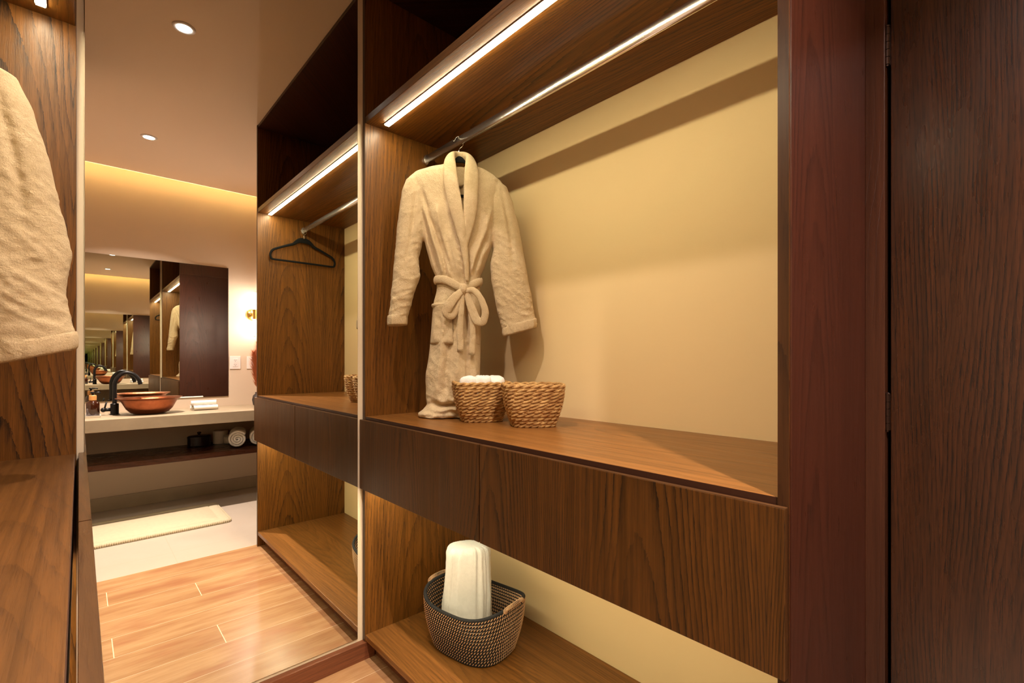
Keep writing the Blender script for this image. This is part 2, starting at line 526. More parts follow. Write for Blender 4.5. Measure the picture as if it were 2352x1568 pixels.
# door and its surround on the right
struct('trim_2', box(1.314, 1.40, 0.2225, YN - 0.003, 0.0, ZT), m_casing, bevel=0.0012)
struct('trim_3', box(1.3145, 1.40, -0.66, -0.625, 0.0, 2.16), m_casing, bevel=0.0012)
struct('trim_4', box(1.3145, 1.40, -0.625, 0.2225, 2.115, 2.16), m_casing, bevel=0.0012)
door = struct('door_1', box(1.3345, 1.374, -0.62, 0.2150, 0.006, 2.110), m_door, bevel=0.001)
for z0, z1 in ((E + 0.655, E + 0.738), (E - 0.155, E - 0.076)):
    hb = MB()
    hz = (z1 - z0) / 5
    for i in range(5):
        lathe([(0.0052, z0 + i * hz + 0.0008), (0.0052, z0 + (i + 1) * hz - 0.0008)], (1.3265, 0.2205, 0), 14, mb=hb)
    lathe([(0.0035, z0 - 0.003), (0.0035, z1 + 0.003)], (1.3265, 0.2205, 0), 12, mb=hb)
    lathe([(0.006, z1), (0.006, z1 + 0.003), (0.003, z1 + 0.005)], (1.3265, 0.2205, 0), 12, mb=hb)
    box(1.3290, 1.3600, 0.2152, 0.2168, z0, z1, hb)
    link('hinge', hb, m_hinge, door)

# ================================================================== wardrobes
def wardrobe(side, X1, XBK, XD, dz, label, mats, ys, near_y=YN, rail_x=None, led_x=None, nearx=None):
    s = 1 if side == 'right' else -1
    root = thing('open_wardrobe', label, 'wardrobe', (X1, 0.3, 0.0))
    zc, zs, zu = ZC + dz, ZS, ZU + (dz * 0.4)
    zdt, zdb = ZDT + (dz * 1.0) + (0.012 if side == 'left' else 0), ZDB + dz
    X1s = X1
    bk = XBK - s * 0.001
    end = link('side_panel', box(X1s, bk, DP, 1.7885, 0.0, ZT - 0.002), mats['end'], root, bevel=0.001)
    link('edge_band', box(X1s - s * 0.0007, X1s + s * 0.0003, DP + 0.0008, 1.788, 0.0, ZT - 0.002), m_edge, end)
    nx = X1s if nearx is None else nearx
    nr = link('side_panel', box(nx, bk, YN, DN, 0.0, ZT - 0.002), mats['near'], root, bevel=0.001)
    link('edge_band', box(nx - s * 0.0007, nx + s * 0.0003, YN + 0.0003, DN - 0.0003, 0.0, ZT - 0.002), m_edge, nr)
    y0, y1 = DN, DP
    link('top_panel', box(X1s + s * 0.002, bk, y0, y1, ZT - 0.020, ZT - 0.002), m_oak_dark, root, bevel=0.001)
    link('back_panel', box(bk - s * 0.006, bk, y0, y1, zu + 0.026, ZT - 0.020), m_oak_dark, root)
    sh = link('upper_shelf', box(X1s + s * 0.002, bk, y0, y1, zu, zu + 0.026), mats['shelf'], root, bevel=0.0015)
    link('edge_band', box(X1s + s * 0.0012, X1s + s * 0.0022, y0, y1, zu + 0.0005, zu + 0.0255), m_edgey, sh)
    lx = led_x
    prof = link('led_strip', box(lx - 0.0115, lx + 0.0115, 0.296, 1.722, zu - 0.0035, zu + 0.001), m_alu, root)
    plab(prof, 'glowing warm white light strip recessed in the wood')
    link('lens', box(lx - 0.0090, lx + 0.0090, 0.300, 1.718, zu - 0.0068, zu - 0.0030), m_led, prof)
    # rail: tall oval tube with end sockets
    rz = E + 0.862 + dz * 0.5 - (0.085 if side == 'left' else 0)
    n = 20
    ring = [(0.0090 * math.cos(2 * PI * j / n), 0.0185 * math.sin(2 * PI * j / n)) for j in range(n)]
    rb = loft([[(rail_x + a, yy, rz + b) for a, b in ring] for yy in (y0 + 0.001, y1 - 0.001)])
    rail = link('hanging_rail', rb, m_chrome, root, smooth=False)
    for p in rail.data.polygons:
        p.use_smooth = len(p.vertices) == 4
    plab(rail, 'polished chrome oval hanging rail')
    for yy, d in ((y0, 1), (y1, -1)):
        ring2 = [(0.0130 * math.cos(2 * PI * j / n), 0.0225 * math.sin(2 * PI * j / n)) for j in range(n)]
        sk = loft([[(rail_x + a, y2, rz + b) for a, b in ring2] for y2 in (yy, yy + d * 0.009)])
        link('rail_socket', sk, m_chrome, rail)
    ct = link('counter', box(X1s + s * 0.0025, bk, y0, y1, zc - 0.020, zc), mats['top'], root, bevel=0.0012)
    link('edge_band', box(X1s + s * 0.0017, X1s + s * 0.0027, y0, y1, zc - 0.0195, zc - 0.0006), m_gapshade, ct)  # front edge coloured dark, so the gap above the drawers looks shaded
    # drawer box carcass behind the fronts and its underside
    link('drawer_case', box(X1s + s * 0.006, bk, y0, y1, zdb + 0.012, zc - 0.0205), m_gapshade, root)  # coloured dark to stand for shade in the seams between the fronts
    thk = 0.013 if side == 'right' else 0.016
    fx0, fx1 = XD, XD + s * thk
    ya = near_y + 0.001
    d1 = link('drawer', box(fx0, fx1, ya, ys - 0.0022, zdb, zdt), mats['drawer'], root, bevel=0.0010)
    d2 = link('drawer', box(fx0, fx1, ys + 0.0022, DM - 0.001, zdb, zdt), mats['drawer'], root, bevel=0.0010)
    for dd, a_, b_ in ((d1, ya + 0.0002, ys - 0.0024), (d2, ys + 0.0024, DM - 0.0012)):
        link('edge_band', box(fx0 + s * 0.0006, fx1 - s * 0.0006, a_, b_, zdt - 0.0002, zdt + 0.0008), m_edgey, dd)
    # hidden strip light under the drawer case
    lp = link('led_strip', box(X1s + s * 0.040, X1s + s * 0.058, 0.30, 1.74, zdb + 0.004, zdb + 0.012), m_alu, root)
    link('lens', box(X1s + s * 0.043, X1s + s * 0.055, 0.302, 1.738, zdb + 0.002, zdb + 0.004), m_ledlow, lp)
    link('bottom_shelf', box(X1s + s * 0.0015, bk, y0, y1, zs - 0.022, zs), mats['top'], root, bevel=0.0015)
    link('plinth', box(X1s + s * 0.045, X1s + s * 0.063, y0, y1, 0.0, zs - 0.022), m_skirt, root)
    return root, rz

mR = dict(end=m_oak_end, near=m_oak_near, shelf=m_oak_shelf, top=m_oak_top, drawer=m_oak_drawer)
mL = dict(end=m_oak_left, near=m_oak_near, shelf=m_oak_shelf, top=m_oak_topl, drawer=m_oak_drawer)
RAILX = 1.105
LRAILX = -0.312
wr, RZ = wardrobe('right', C1, CB, CD, 0.0, 'dark stained oak open wardrobe with yellow back wall, right of the tall mirror', mR, 1.0286, rail_x=RAILX, led_x=0.897)
# cladding board on the wardrobe's outer end
link('outer_cladding', box(C1 + 0.0005, 1.3125, YN - 0.0035, YN, 0.0, E + 0.967), m_red, wr, bevel=0.0004)
link('outer_cladding', box(C1 + 0.0005, 1.3125, YN - 0.0035, YN, E + 0.969, ZT - 0.003), m_red, wr, bevel=0.0004)
wl, LRZ = wardrobe('left', L1, LB, LD, -0.036, 'dark stained oak open wardrobe at the left edge, left of the tall mirror', mL, 1.02, rail_x=LRAILX, led_x=-0.073, nearx=-0.052)

# ================================================================== hangers
def hanger(loc, rotz, label, k=1.0):
    """loc = rail centre"""
    r = thing('clothes_hanger', label, 'hanger', loc, rotz, 'black velvet hangers')
    half = [(0.0, -0.068), (0.028, -0.072), (0.050, -0.086), (0.068, -0.101), (0.110, -0.118), (0.160, -0.140), (0.190, -0.156), (0.205, -0.180), (0.204, -0.205), (0.190, -0.216), (0.12, -0.216), (0.05, -0.216)]
    wid = [0.0140, 0.012, 0.0085, 0.007, 0.006, 0.0055, 0.0055, 0.0055, 0.0055, 0.005, 0.005, 0.005]
    pts = half + [(-a, b) for a, b in half[::-1] if a > 0]
    ws = wid + wid[::-1][:len(pts) - len(half)]
    P = smoothpath([(a * k, 0, b) for a, b in pts], 6, closed=True)
    W = []
    for i in range(len(pts)):
        for j in range(6):
            t = j / 6
            W.append(1.3 * (ws[i] * (1 - t) + ws[(i + 1) % len(ws)] * t))
    body = sweep(P, W, 0.0032, 10, closed=True, up=(0, 1, 0))
    f = link('frame', body, m_velvet, r, smooth=True, local=True)
    hk = [(0.0, 0, -0.060), (0.0, 0, -0.040), (0.002, 0, -0.030), (0.013, 0, -0.019), (0.0165, 0, -0.004), (0.0125, 0, 0.011), (0.0, 0, 0.0185), (-0.012, 0, 0.013), (-0.018, 0, 0.0), (-0.023, 0, -0.001)]
    hm = sweep(smoothpath(hk, 6), 0.0014, n=8, up=(0, 1, 0))
    lathe([(0.003, -0.056), (0.003, -0.036), (0.002, -0.034)], (0, 0, 0), 10, mb=hm)
    plab(link('hook', hm, m_steel, r, smooth=True, local=True), 'bright steel swivel hook')
    return r

hanger((RAILX, 0.300, RZ), 0.0, 'empty black velvet hanger on the right wardrobe rail, seen only in the tall mirror')
hR = hanger((RAILX, 1.523, RZ), math.radians(-35), 'black velvet hanger holding the beige bathrobe above the wicker baskets', 0.78)
hL = hanger((LRAILX, 1.40, LRZ), math.radians(6), 'black velvet hanger holding the beige bathrobe at the left edge', 0.60)

# ================================================================== bathrobes
TORSO = [  # z(rel eye), uL, uR, front depth, back depth
    (0.768, -0.040, 0.044, 0.030, 0.030), (0.757, -0.075, 0.074, 0.042, 0.036), (0.745, -0.125, 0.110, 0.050, 0.040),
    (0.728, -0.172, 0.140, 0.054, 0.042), (0.705, -0.195, 0.168, 0.056, 0.044), (0.66, -0.196, 0.176, 0.058, 0.046),
    (0.58, -0.176, 0.170, 0.058, 0.046), (0.50, -0.150, 0.148, 0.056, 0.046), (0.45, -0.130, 0.128, 0.054, 0.045),
    (0.38, -0.110, 0.104, 0.052, 0.044), (0.315, -0.087, 0.081, 0.050, 0.040), (0.27, -0.088, 0.082, 0.052, 0.040),
    (0.20, -0.101, 0.083, 0.056, 0.042), (0.06, -0.113, 0.084, 0.060, 0.046), (-0.05, -0.129, 0.084, 0.064, 0.05),
    (-0.145, -0.127, 0.084, 0.066, 0.052), (-0.172, -0.124, 0.080, 0.066, 0.055), (-0.19, -0.138, 0.070, 0.074, 0.06),
    (-0.205, -0.158, 0.060, 0.084, 0.065), (-0.217, -0.156, 0.058, 0.084, 0.065)]
CREASE = [  # polylines of (u, z), amplitude, width
    ([(-0.178, 0.70), (-0.143, 0.58), (-0.100, 0.42), (-0.078, 0.33)], -0.011, 0.007),
    ([(-0.155, 0.62), (-0.120, 0.52), (-0.080, 0.40), (-0.060, 0.31)], 0.010, 0.009),
    ([(-0.143, 0.66), (-0.113, 0.55), (-0.068, 0.42), (-0.045, 0.30)], -0.010, 0.006),
    ([(-0.090, 0.60), (-0.072, 0.50), (-0.042, 0.39), (-0.028, 0.30)], 0.009, 0.010),
    ([(-0.085, 0.52), (-0.05, 0.40), (-0.018, 0.30)], -0.009, 0.006),
    ([(-0.04, 0.50), (-0.02, 0.40), (0.002, 0.31)], 0.007, 0.009),
    ([(0.115, 0.50), (0.080, 0.42), (0.050, 0.33)], -0.009, 0.006),
    ([(0.130, 0.60), (0.100, 0.50), (0.062, 0.40), (0.042, 0.32)], 0.009, 0.010),
    ([(0.135, 0.47), (0.095, 0.41), (0.070, 0.33)], 0.006, 0.007),
    ([(0.150, 0.69), (0.140, 0.58), (0.132, 0.48)], -0.010, 0.007),
    ([(0.030, 0.43), (0.034, 0.35), (0.036, 0.29)], -0.010, 0.004),
    ([(0.028, 0.26), (0.030, 0.10), (0.030, -0.10), (0.034, -0.21)], -0.010, 0.006),
    ([(0.000, 0.24), (-0.004, 0.10), (-0.010, -0.08)], 0.008, 0.012),
    ([(-0.060, 0.25), (-0.066, 0.12), (-0.075, 0.0), (-0.09, -0.14)], 0.007, 0.012),
    ([(-0.03, 0.26), (-0.035, 0.10), (-0.05, -0.05), (-0.05, -0.13)], -0.008, 0.010),
    ([(0.06, 0.26), (0.064, 0.1), (0.062, -0.1)], 0.006, 0.010),
    ([(-0.12, -0.155), (-0.07, -0.172), (0.0, -0.165), (0.06, -0.172)], -0.016, 0.008),
    ([(-0.13, -0.185), (-0.08, -0.19), (-0.03, -0.183), (0.05, -0.19)], 0.012, 0.008),
    ([(-0.06, -0.14), (-0.02, -0.155), (0.03, -0.14)], 0.010, 0.007),
    ([(-0.02, 0.47), (0.006, 0.452), (0.02, 0.44)], 0.006, 0.004),
    ([(-0.022, 0.445), (0.004, 0.425), (0.02, 0.412)], 0.006, 0.004),
    ([(-0.02, 0.42), (0.008, 0.398), (0.022, 0.386)], 0.006, 0.004),
    ([(-0.016, 0.392), (0.010, 0.372), (0.024, 0.36)], 0.006, 0.004),
    ([(-0.012, 0.364), (0.012, 0.345), (0.026, 0.335)], 0.005, 0.004),
]

def seg_d(u, z, pl):
    best = 9.0
    for (a, b), (c, d) in zip(pl, pl[1:]):
        dx, dz = c - a, d - b
        t = max(0, min(1, ((u - a) * dx + (z - b) * dz) / (dx * dx + dz * dz)))
        e = math.hypot(u - a - dx * t, z - b - dz * t)
        # fade at the ends of the whole polyline
        best = min(best, e)
    return best

def fade(u, z, pl):
    d0 = math.hypot(u - pl[0][0], z - pl[0][1])
    d1 = math.hypot(u - pl[-1][0], z - pl[-1][1])
    return min(1.0, d0 / 0.04) * min(1.0, d1 / 0.03)

def creases(u, z):
    s = 0.0
    for pl, amp, wd in CREASE:
        e = seg_d(u, z, pl)
        if e < wd * 3:
            s += 1.4 * amp * math.exp(-(e / wd) ** 2) * fade(u, z, pl)
    return s

def front_y(u, z):
    uL, uR, df, db = interp(TORSO, z)
    c, h = (uL + uR) / 2, (uR - uL) / 2
    t = min(0.999, abs((u - c) / h))
    return -df * (1 - t ** 2.3) ** (1 / 2.3)

def robe(loc, rotz, label, rail_z, group, wide=0.0):
    """local x = u to the viewer's right, -y towards the viewer, z = height relative to the eye + E"""
    base = 0.0
    root = thing('bathrobe', label, 'bathrobe', loc, rotz, group)
    zo = E - loc[2] - (RZ - rail_z)
    mb = MB()
    rings = []
    nz, na = 250, 150
    for i in range(nz + 1):
        z = TORSO[0][0] + (TORSO[-1][0] - TORSO[0][0]) * i / nz
        uL, uR, df, db = interp(TORSO, z)
        c, h = (uL + uR) / 2, (uR - uL) / 2
        ring = []
        for j in range(na):
            a = 2 * PI * j / na
            ca, sa = math.cos(a), math.sin(a)
            e = 2 / 2.3
            u = c + h * math.copysign(abs(ca) ** e, ca)
            d = df if sa < 0 else db
            y = math.copysign(abs(sa) ** e, sa) * d
            if sa < 0:
                k = abs(sa) ** 0.5
                y -= creases(u, z) * k
                # neck opening
                ne = math.exp(-((u - 0.004) / 0.024) ** 4) * max(0, min(1, (z - 0.545) / 0.05))
                y += ne * 0.072
            n = noise.noise(Vector((u * 22, y * 12 + 5, z * 13)))
            n2 = noise.noise(Vector((u * 55, 2.0, z * 40)))
            s = 1 + 0.0 * n
            rg1 = (1 - abs(noise.noise(Vector((u * 16 + 3, (z + u * 0.5) * 26, 1.0))))) ** 9
            lowf = max(0.15, min(1.0, (0.30 - z) / 0.1))
            y += (n * 0.005 + n2 * 0.0014 - 0.0028 * rg1 * lowf) * (1 if sa < 0 else -1)
            hemf = max(0.0, min(1.0, (-0.13 - z) / 0.03))
            y += hemf * 0.016 * noise.noise(Vector((u * 34, 8.0, z * 60))) * (1 if sa < 0 else 0)
            u += 0.004 * noise.noise(Vector((3.3, y * 20, z * 16 + (7 if ca > 0 else 0)))) * abs(ca)
            ring.append((u, y, z + zo))
        rings.append(ring)
    loft(rings, mb=mb)
    # sleeves: (t, outer u, inner u, z, depth)
    def sleeve(rows, flip, seed, slant):
        rr = []
        n = 84
        m = 130
        for i in range(m + 1):
            z = rows[0][0] + (rows[-1][0] - rows[0][0]) * i / m
            uo, ui, dp, yc = interp(rows, z)
            c, h = (uo + ui) / 2, abs(uo - ui) / 2
            f = i / m
            ring = []
            for j in range(n):
                a = 2 * PI * j / n
                ca, sa = math.cos(a), math.sin(a)
                u = c + h * math.copysign(abs(ca) ** 0.85, ca)
                y = yc + dp * math.copysign(abs(sa) ** 0.85, sa)
                zz = z + slant * (u - c) * max(0, (f - 0.75) / 0.25)
                nn = noise.noise(Vector((u * 14 + seed, zz * 15 + u * 16, y * 8)))
                rg1 = (1 - abs(noise.noise(Vector((u * 13 + seed, (zz + (u - c) * (0.7 if flip else -0.5)) * 36, y * 6))))) ** 9
                rg2 = (1 - abs(noise.noise(Vector((u * 25 + seed + 7, (zz - (u - c) * 0.4) * 60, y * 6))))) ** 9
                n2 = noise.noise(Vector((u * 45 + seed, zz * 60, y * 20)))
                n3 = math.sin((zz * 55 + (u - c) * 30 * (1 if flip else -1)) + 3 * nn)
                amp = min(1, f * 5) * (0.3 + 0.7 * f)
                dd = (nn * 0.0028 + n2 * 0.0010 + 0.0006 * n3 + 0.0046 * rg1 + 0.0024 * rg2 - 0.003) * amp
                y += dd * (-1 if sa < 0 else 1) * abs(sa)
                u += dd * 0.6 * (1 if ca > 0 else -1) * abs(ca)
                # long crease down the front of the sleeve
                y += 0.011 * math.exp(-((u - c - 0.18 * h) / 0.008) ** 2) * math.sin(min(1, f * 1.6) * PI) if sa < 0 else 0
                ring.append((u, y, zz + zo))
            rr.append(ring)
        # turn the hem inwards so the sleeve end is an open cavity
        last = rr[-1]
        cx = sum(p[0] for p in last) / n; cy = sum(p[1] for p in last) / n
        for sc, dz in ((0.95, -0.004), (0.86, -0.003), (0.80, 0.010), (0.74, 0.05)):
            rr.append([(cx + (p[0] - cx) * sc, cy + (p[1] - cy) * sc, p[2] + dz) for p in last])
        loft(rr, mb=mb)
        return last, (cx, cy)
    SL = [(0.708, -0.188, -0.160, 0.026, 0.0), (0.695, -0.205, -0.140, 0.038, 0.0), (0.65, -0.221, -0.125, 0.046, 0.0), (0.515, -0.238, -0.132, 0.046, -0.002), (0.45, -0.243, -0.143, 0.044, -0.004),
          (0.40, -0.248, -0.156, 0.043, -0.004), (0.33, -0.254, -0.150, 0.043, -0.006), (0.24, -0.262, -0.178, 0.042, -0.008), (0.143, -0.273, -0.201, 0.040, -0.010)]
    SR = [(0.700, 0.135, 0.168, 0.028, 0.0), (0.682, 0.115, 0.190, 0.040, 0.0), (0.62, 0.118, 0.214, 0.048, 0.0), (0.50, 0.128, 0.242, 0.050, -0.004), (0.44, 0.134, 0.252, 0.050, -0.006),
          (0.38, 0.122, 0.264, 0.048, -0.01), (0.33, 0.124, 0.272, 0.048, -0.012), (0.25, 0.137, 0.286, 0.047, -0.015), (0.12, 0.170, 0.305, 0.045, -0.02)]
    SL = [(z, a, b, c, d) for z, a, b, c, d in SL]
    SR = [(z, a + (wide * 0.4 if z < 0.3 else 0), b + wide * (1.0 if 0.3 < z < 0.7 else 0.15), c, d) for z, a, b, c, d in SR]
    SRr = [(z, b, a, c, d) for z, a, b, c, d in SR]
    lastL, cL = sleeve(SL, False, 3.0, 0.05)
    lastR, cR = sleeve(SRr, True, 9.0, 0.26)
    body = link('robe_body', mb, m_terry, root, smooth=True, local=True)
    rm = body.modifiers.new('remesh', 'REMESH')
    rm.mode = 'VOXEL'
    rm.voxel_size = 0.0036
    rm.use_smooth_shade = True
    sm = body.modifiers.new('smooth', 'SMOOTH')
    sm.factor = 0.5
    sm.iterations = 2
    # cuffs
    for last, c in ((lastL, cL), (lastR, cR)):
        rr = []
        for dz, sc in ((0.030, 0.98), (0.029, 1.01), (0.022, 1.035), (0.006, 1.04), (-0.004, 1.02), (-0.009, 0.97), (-0.006, 0.90), (0.01, 0.86)):
            rr.append([(c[0] + (p[0] - c[0]) * sc - (0.018 * (1 if last is lastR else -0.4)) * dz * 5 * 0.4, c[1] + (p[1] - c[1]) * sc, p[2] + dz) for p in last])
        link('cuff', loft(rr, False, False), m_terry, root, smooth=True, local=True)
    # shawl collar: one rolled band from the waist round the neck and back
    pts = [(0.030, -0.062, 0.300), (0.026, -0.066, 0.36), (0.018, -0.070, 0.43), (0.0, -0.076, 0.52), (-0.019, -0.080, 0.60), (-0.032, -0.078, 0.68), (-0.037, -0.062, 0.745),
           (-0.034, -0.030, 0.785), (-0.020, 0.000, 0.802), (0.0, 0.010, 0.805), (0.026, 0.0, 0.800), (0.042, -0.030, 0.780), (0.046, -0.062, 0.740), (0.044, -0.079, 0.68), (0.042, -0.080, 0.60),
           (0.036, -0.074, 0.53), (0.024, -0.068, 0.46), (0.016, -0.062, 0.41)]
    wd = [0.006, 0.009, 0.014, 0.0225, 0.0265, 0.0265, 0.0245, 0.021, 0.018, 0.018, 0.019, 0.022, 0.0255, 0.028, 0.0275, 0.023, 0.015, 0.006]
    m = 10
    P = smoothpath([(a, b, c + zo) for a, b, c in pts], m)
    mb2 = MB()
    rings = []
    k = len(P)
    for i, p in enumerate(P):
        q = i / m
        i0 = min(int(q), len(wd) - 2)
        wv = wd[i0] + (wd[i0 + 1] - wd[i0]) * min(1.0, q - i0)
        t = (P[min(i + 1, k - 1)] - P[max(i - 1, 0)]).normalized()
        # outward direction: away from the neck axis at the top, towards the viewer lower down
        zz = p.z - zo
        f = max(0.0, min(1.0, (zz - 0.70) / 0.08))
        axis = Vector((0.004, -0.015, 0))
        rad = Vector((p.x - axis.x, p.y - axis.y, 0))
        if rad.length < 1e-4: rad = Vector((0, 1, 0))
        rad.normalize()
        fw = (Vector((0.25 * (1 if p.x > 0.01 else -1), -1, 0)).normalized() * (1 - f) + (rad + Vector((0, 0, 0.9))) * f).normalized()
        side = t.cross(fw).normalized()
        fw = side.cross(t).normalized()
        ring = []
        for j in range(26):
            a = 2 * PI * j / 26
            nn = noise.noise(Vector((p.x * 30, a * 0.8, p.z * 22)))
            th = min(0.0125, 0.003 + wv * 0.45) + 0.0022 * nn
            ring.append(tuple(p + side * (wv * math.copysign(abs(math.cos(a)) ** 0.8, math.cos(a)) + 0.0015 * nn) + fw * (th * math.sin(a))))
        rings.append(ring)
    plab(link('shawl_collar', loft(rings, mb=mb2), m_terry, root, smooth=True, local=True), 'thick rolled shawl collar')
    # inside neck facing seen between the lapels
    fr = MB()
    grid = []
    for i in range(15):
        z = 0.760 - 0.074 * i / 14
        hw = 0.026 * math.sqrt(max(0.0, 1 - (max(0, (i - 6) / 8.6)) ** 2))
        grid.append([(0.004 + hw * (j / 10 * 2 - 1), 0.004 - 0.006 * math.sin(PI * j / 10), z + zo) for j in range(11)] + [(0.004 + hw * (1 - j / 10 * 2), 0.014, z + zo) for j in range(11)])
    link('neck_facing', loft(grid, mb=fr), m_terry, root, smooth=True, local=True)
    # belt
    def band(pts, wv, th, name, up=(0, -1, 0), closed=False, lab=None, par=None, nse=0.0015):
        P = smoothpath([(a, b, c + zo) for a, b, c in pts], 8, closed)
        if isinstance(wv, (list, tuple)):
            W = []
            for i in range(len(P)):
                q = i / 8
                i0 = min(int(q), len(wv) - 2)
                W.append(wv[i0] + (wv[i0 + 1] - wv[i0]) * min(1.0, q - i0))
        else:
            W = wv
        g = sweep(P, W, th, 18, closed=closed, up=up)
        g.v = [tuple(Vector(v) + Vector(noise.noise_vector(Vector(v) * 45)) * nse) for v in g.v]
        o = link(name, g, m_terry, par or root, smooth=True, local=True)
        if lab: plab(o, lab)
        return o
    bp = []
    for j in range(28):
        a = 2 * PI * j / 28
        zc_ = 0.296 + 0.014 * math.cos(a)*-1 * 0.6
        uL, uR, df, db = interp(TORSO, 0.30)
        c, h = (uL + uR) / 2, (uR - uL) / 2
        u = c + (h + 0.006) * math.copysign(abs(math.cos(a)) ** 0.87, math.cos(a))
        y = (df + 0.006 if math.sin(a) < 0 else db + 0.006) * math.copysign(abs(math.sin(a)) ** 0.87, math.sin(a))
        dipd = math.exp(-((u - 0.015) / 0.05) ** 2) * (1 if math.sin(a) < 0 else 0)
        bp.append((u, y, 0.312 - 0.036 * dipd))
    # a band standing on edge round the waist
    P = smoothpath([(a, b, c + zo) for a, b, c in bp], 5, True)
    belt = link('belt', sweep(P, 0.0065, 0.0155, 18, closed=True, up=(0, 0, 1)), m_terry, root, smooth=True, local=True)
    plab(belt, 'matching belt tied in a bow at the waist')
    kn = MB()
    rings = []
    for i in range(15):
        t = -PI / 2 + PI * i / 14
        rings.append([(0.016 + 0.016 * math.cos(t) * math.cos(a) * (1 + 0.15 * math.sin(3 * a)), -0.074 + 0.014 * math.cos(t) * math.sin(a), 0.270 + 0.021 * math.sin(t) + zo) for a in [2 * PI * j / 20 for j in range(20)]])
    loft(rings, mb=kn)
    link('knot', kn, m_terry, belt, smooth=True, local=True)
    band([(0.010, -0.076, 0.262), (-0.014, -0.084, 0.240), (-0.040, -0.088, 0.205), (-0.047, -0.084, 0.178), (-0.030, -0.080, 0.170), (-0.010, -0.078, 0.200), (0.008, -0.074, 0.250)],
         [0.012, 0.016, 0.0185, 0.0175, 0.017, 0.014, 0.010], 0.0055, 'bow_loop', par=belt)
    band([(0.024, -0.076, 0.262), (0.050, -0.084, 0.264), (0.078, -0.090, 0.235), (0.096, -0.092, 0.185), (0.088, -0.088, 0.148), (0.066, -0.084, 0.150), (0.050, -0.080, 0.185), (0.034, -0.076, 0.235), (0.026, -0.074, 0.262)],
         [0.011, 0.012, 0.012, 0.013, 0.015, 0.0165, 0.0165, 0.014, 0.010], 0.0055, 'bow_loop', par=belt)
    band([(0.012, -0.072, 0.258), (0.008, -0.078, 0.20), (0.003, -0.076, 0.12), (0.004, -0.074, 0.034)], [0.008, 0.0105, 0.012, 0.0125], 0.0055, 'belt_tail', par=belt)
    band([(0.024, -0.070, 0.255), (0.040, -0.076, 0.20), (0.050, -0.074, 0.12), (0.047, -0.070, 0.020)], [0.008, 0.010, 0.011, 0.0125], 0.0055, 'belt_tail', par=belt)
    # pockets
    def pocket(uTL, uTR, uBL, uBR, zT, zB, name):
        pb = MB()
        n, m2 = 16, 18
        V = []
        for s_ in (0, 1):
            for i in range(m2 + 1):
                f = i / m2
                z = zT + (zB - zT) * f
                for j in range(n + 1):
                    g = j / n
                    a = uTL + (uBL - uTL) * f
                    b = uTR + (uBR - uTR) * f
                    u = a + (b - a) * g
                    edge = min(g, 1 - g) * 6
                    hem = 0.004 if f < 0.13 else 0.0
                    puff = (0.006 + hem) * min(1, edge) * (1 if f < 0.96 else 0.4)
                    puff += 0.005 * noise.noise(Vector((u * 40, z * 35, 1.0))) * min(1, edge)
                    uu = u
                    y = front_y(min(max(u, -0.124), 0.082), z) - 0.003 - (puff if s_ == 0 else -0.006)
                    V.append((uu, y, z + zo))
        W_ = (n + 1)
        K = (m2 + 1) * W_
        F = []
        for i in range(m2):
            for j in range(n):
                a = i * W_ + j
                F.append((a, a + 1, a + 1 + W_, a + W_))
                F.append((K + a, K + a + W_, K + a + 1 + W_, K + a + 1))
        for i in range(m2):
            a = i * W_; F.append((a, a + W_, K + a + W_, K + a))
            a = i * W_ + n; F.append((a, K + a, K + a + W_, a + W_))
        for j in range(n):
            F.append((j, K + j, K + j + 1, j + 1))
            a = m2 * W_ + j; F.append((a, a + 1, K + a + 1, K + a))
        pb.add(V, F)
        o = link(name, pb, m_terry, root, smooth=True, local=True)
        sweepP = [(uTL + (uTR - uTL) * g / 10, front_y(uTL + (uTR - uTL) * g / 10, zT) - 0.008, zT + zo - 0.003) for g in range(11)]
        link('pocket_hem', sweep(sweepP, 0.007, 0.008, 12, up=(0, 0, 1)), m_terry, o, smooth=True, local=True)
    pocket(-0.101, -0.030, -0.112, -0.022, 0.215, 0.063, 'pocket')
    pocket(0.040, 0.080, 0.045, 0.081, 0.160, 0.063, 'pocket')
    return root

G = 'beige terry bathrobes'
robe((RAILX, 1.523, ZC + 0.003), math.radians(-35), 'beige terry bathrobe tied with a bow, hanging above the wicker baskets', RZ, None)
rl = robe((LRAILX, 1.40, ZC - 0.036 + 0.003), math.radians(6), 'beige terry bathrobe cut off by the left edge, only one wide sleeve showing', LRZ, None, 0.030)

# ================================================================== baskets
def sel(a, n):  # superellipse unit
    ca, sa = math.cos(a), math.sin(a)
    return math.copysign(abs(ca) ** (2 / n), ca), math.copysign(abs(sa) ** (2 / n), sa)

def even_ring(ax, ay, n_exp, N_):
    raw = []
    for i in range(720):
        x, y = sel(2 * PI * i / 720, n_exp)
        raw.append(Vector((ax * x, ay * y, 0)))
    L = [0.0]
    for i in range(720):
        L.append(L[-1] + (raw[(i + 1) % 720] - raw[i]).length)
    out, k = [], 0
    for i in range(N_):
        s = L[-1] * i / N_
        while L[k + 1] < s: k += 1
        t = (s - L[k]) / max(1e-9, L[k + 1] - L[k])
        out.append(raw[k].lerp(raw[(k + 1) % 720], t))
    return out, L[-1]

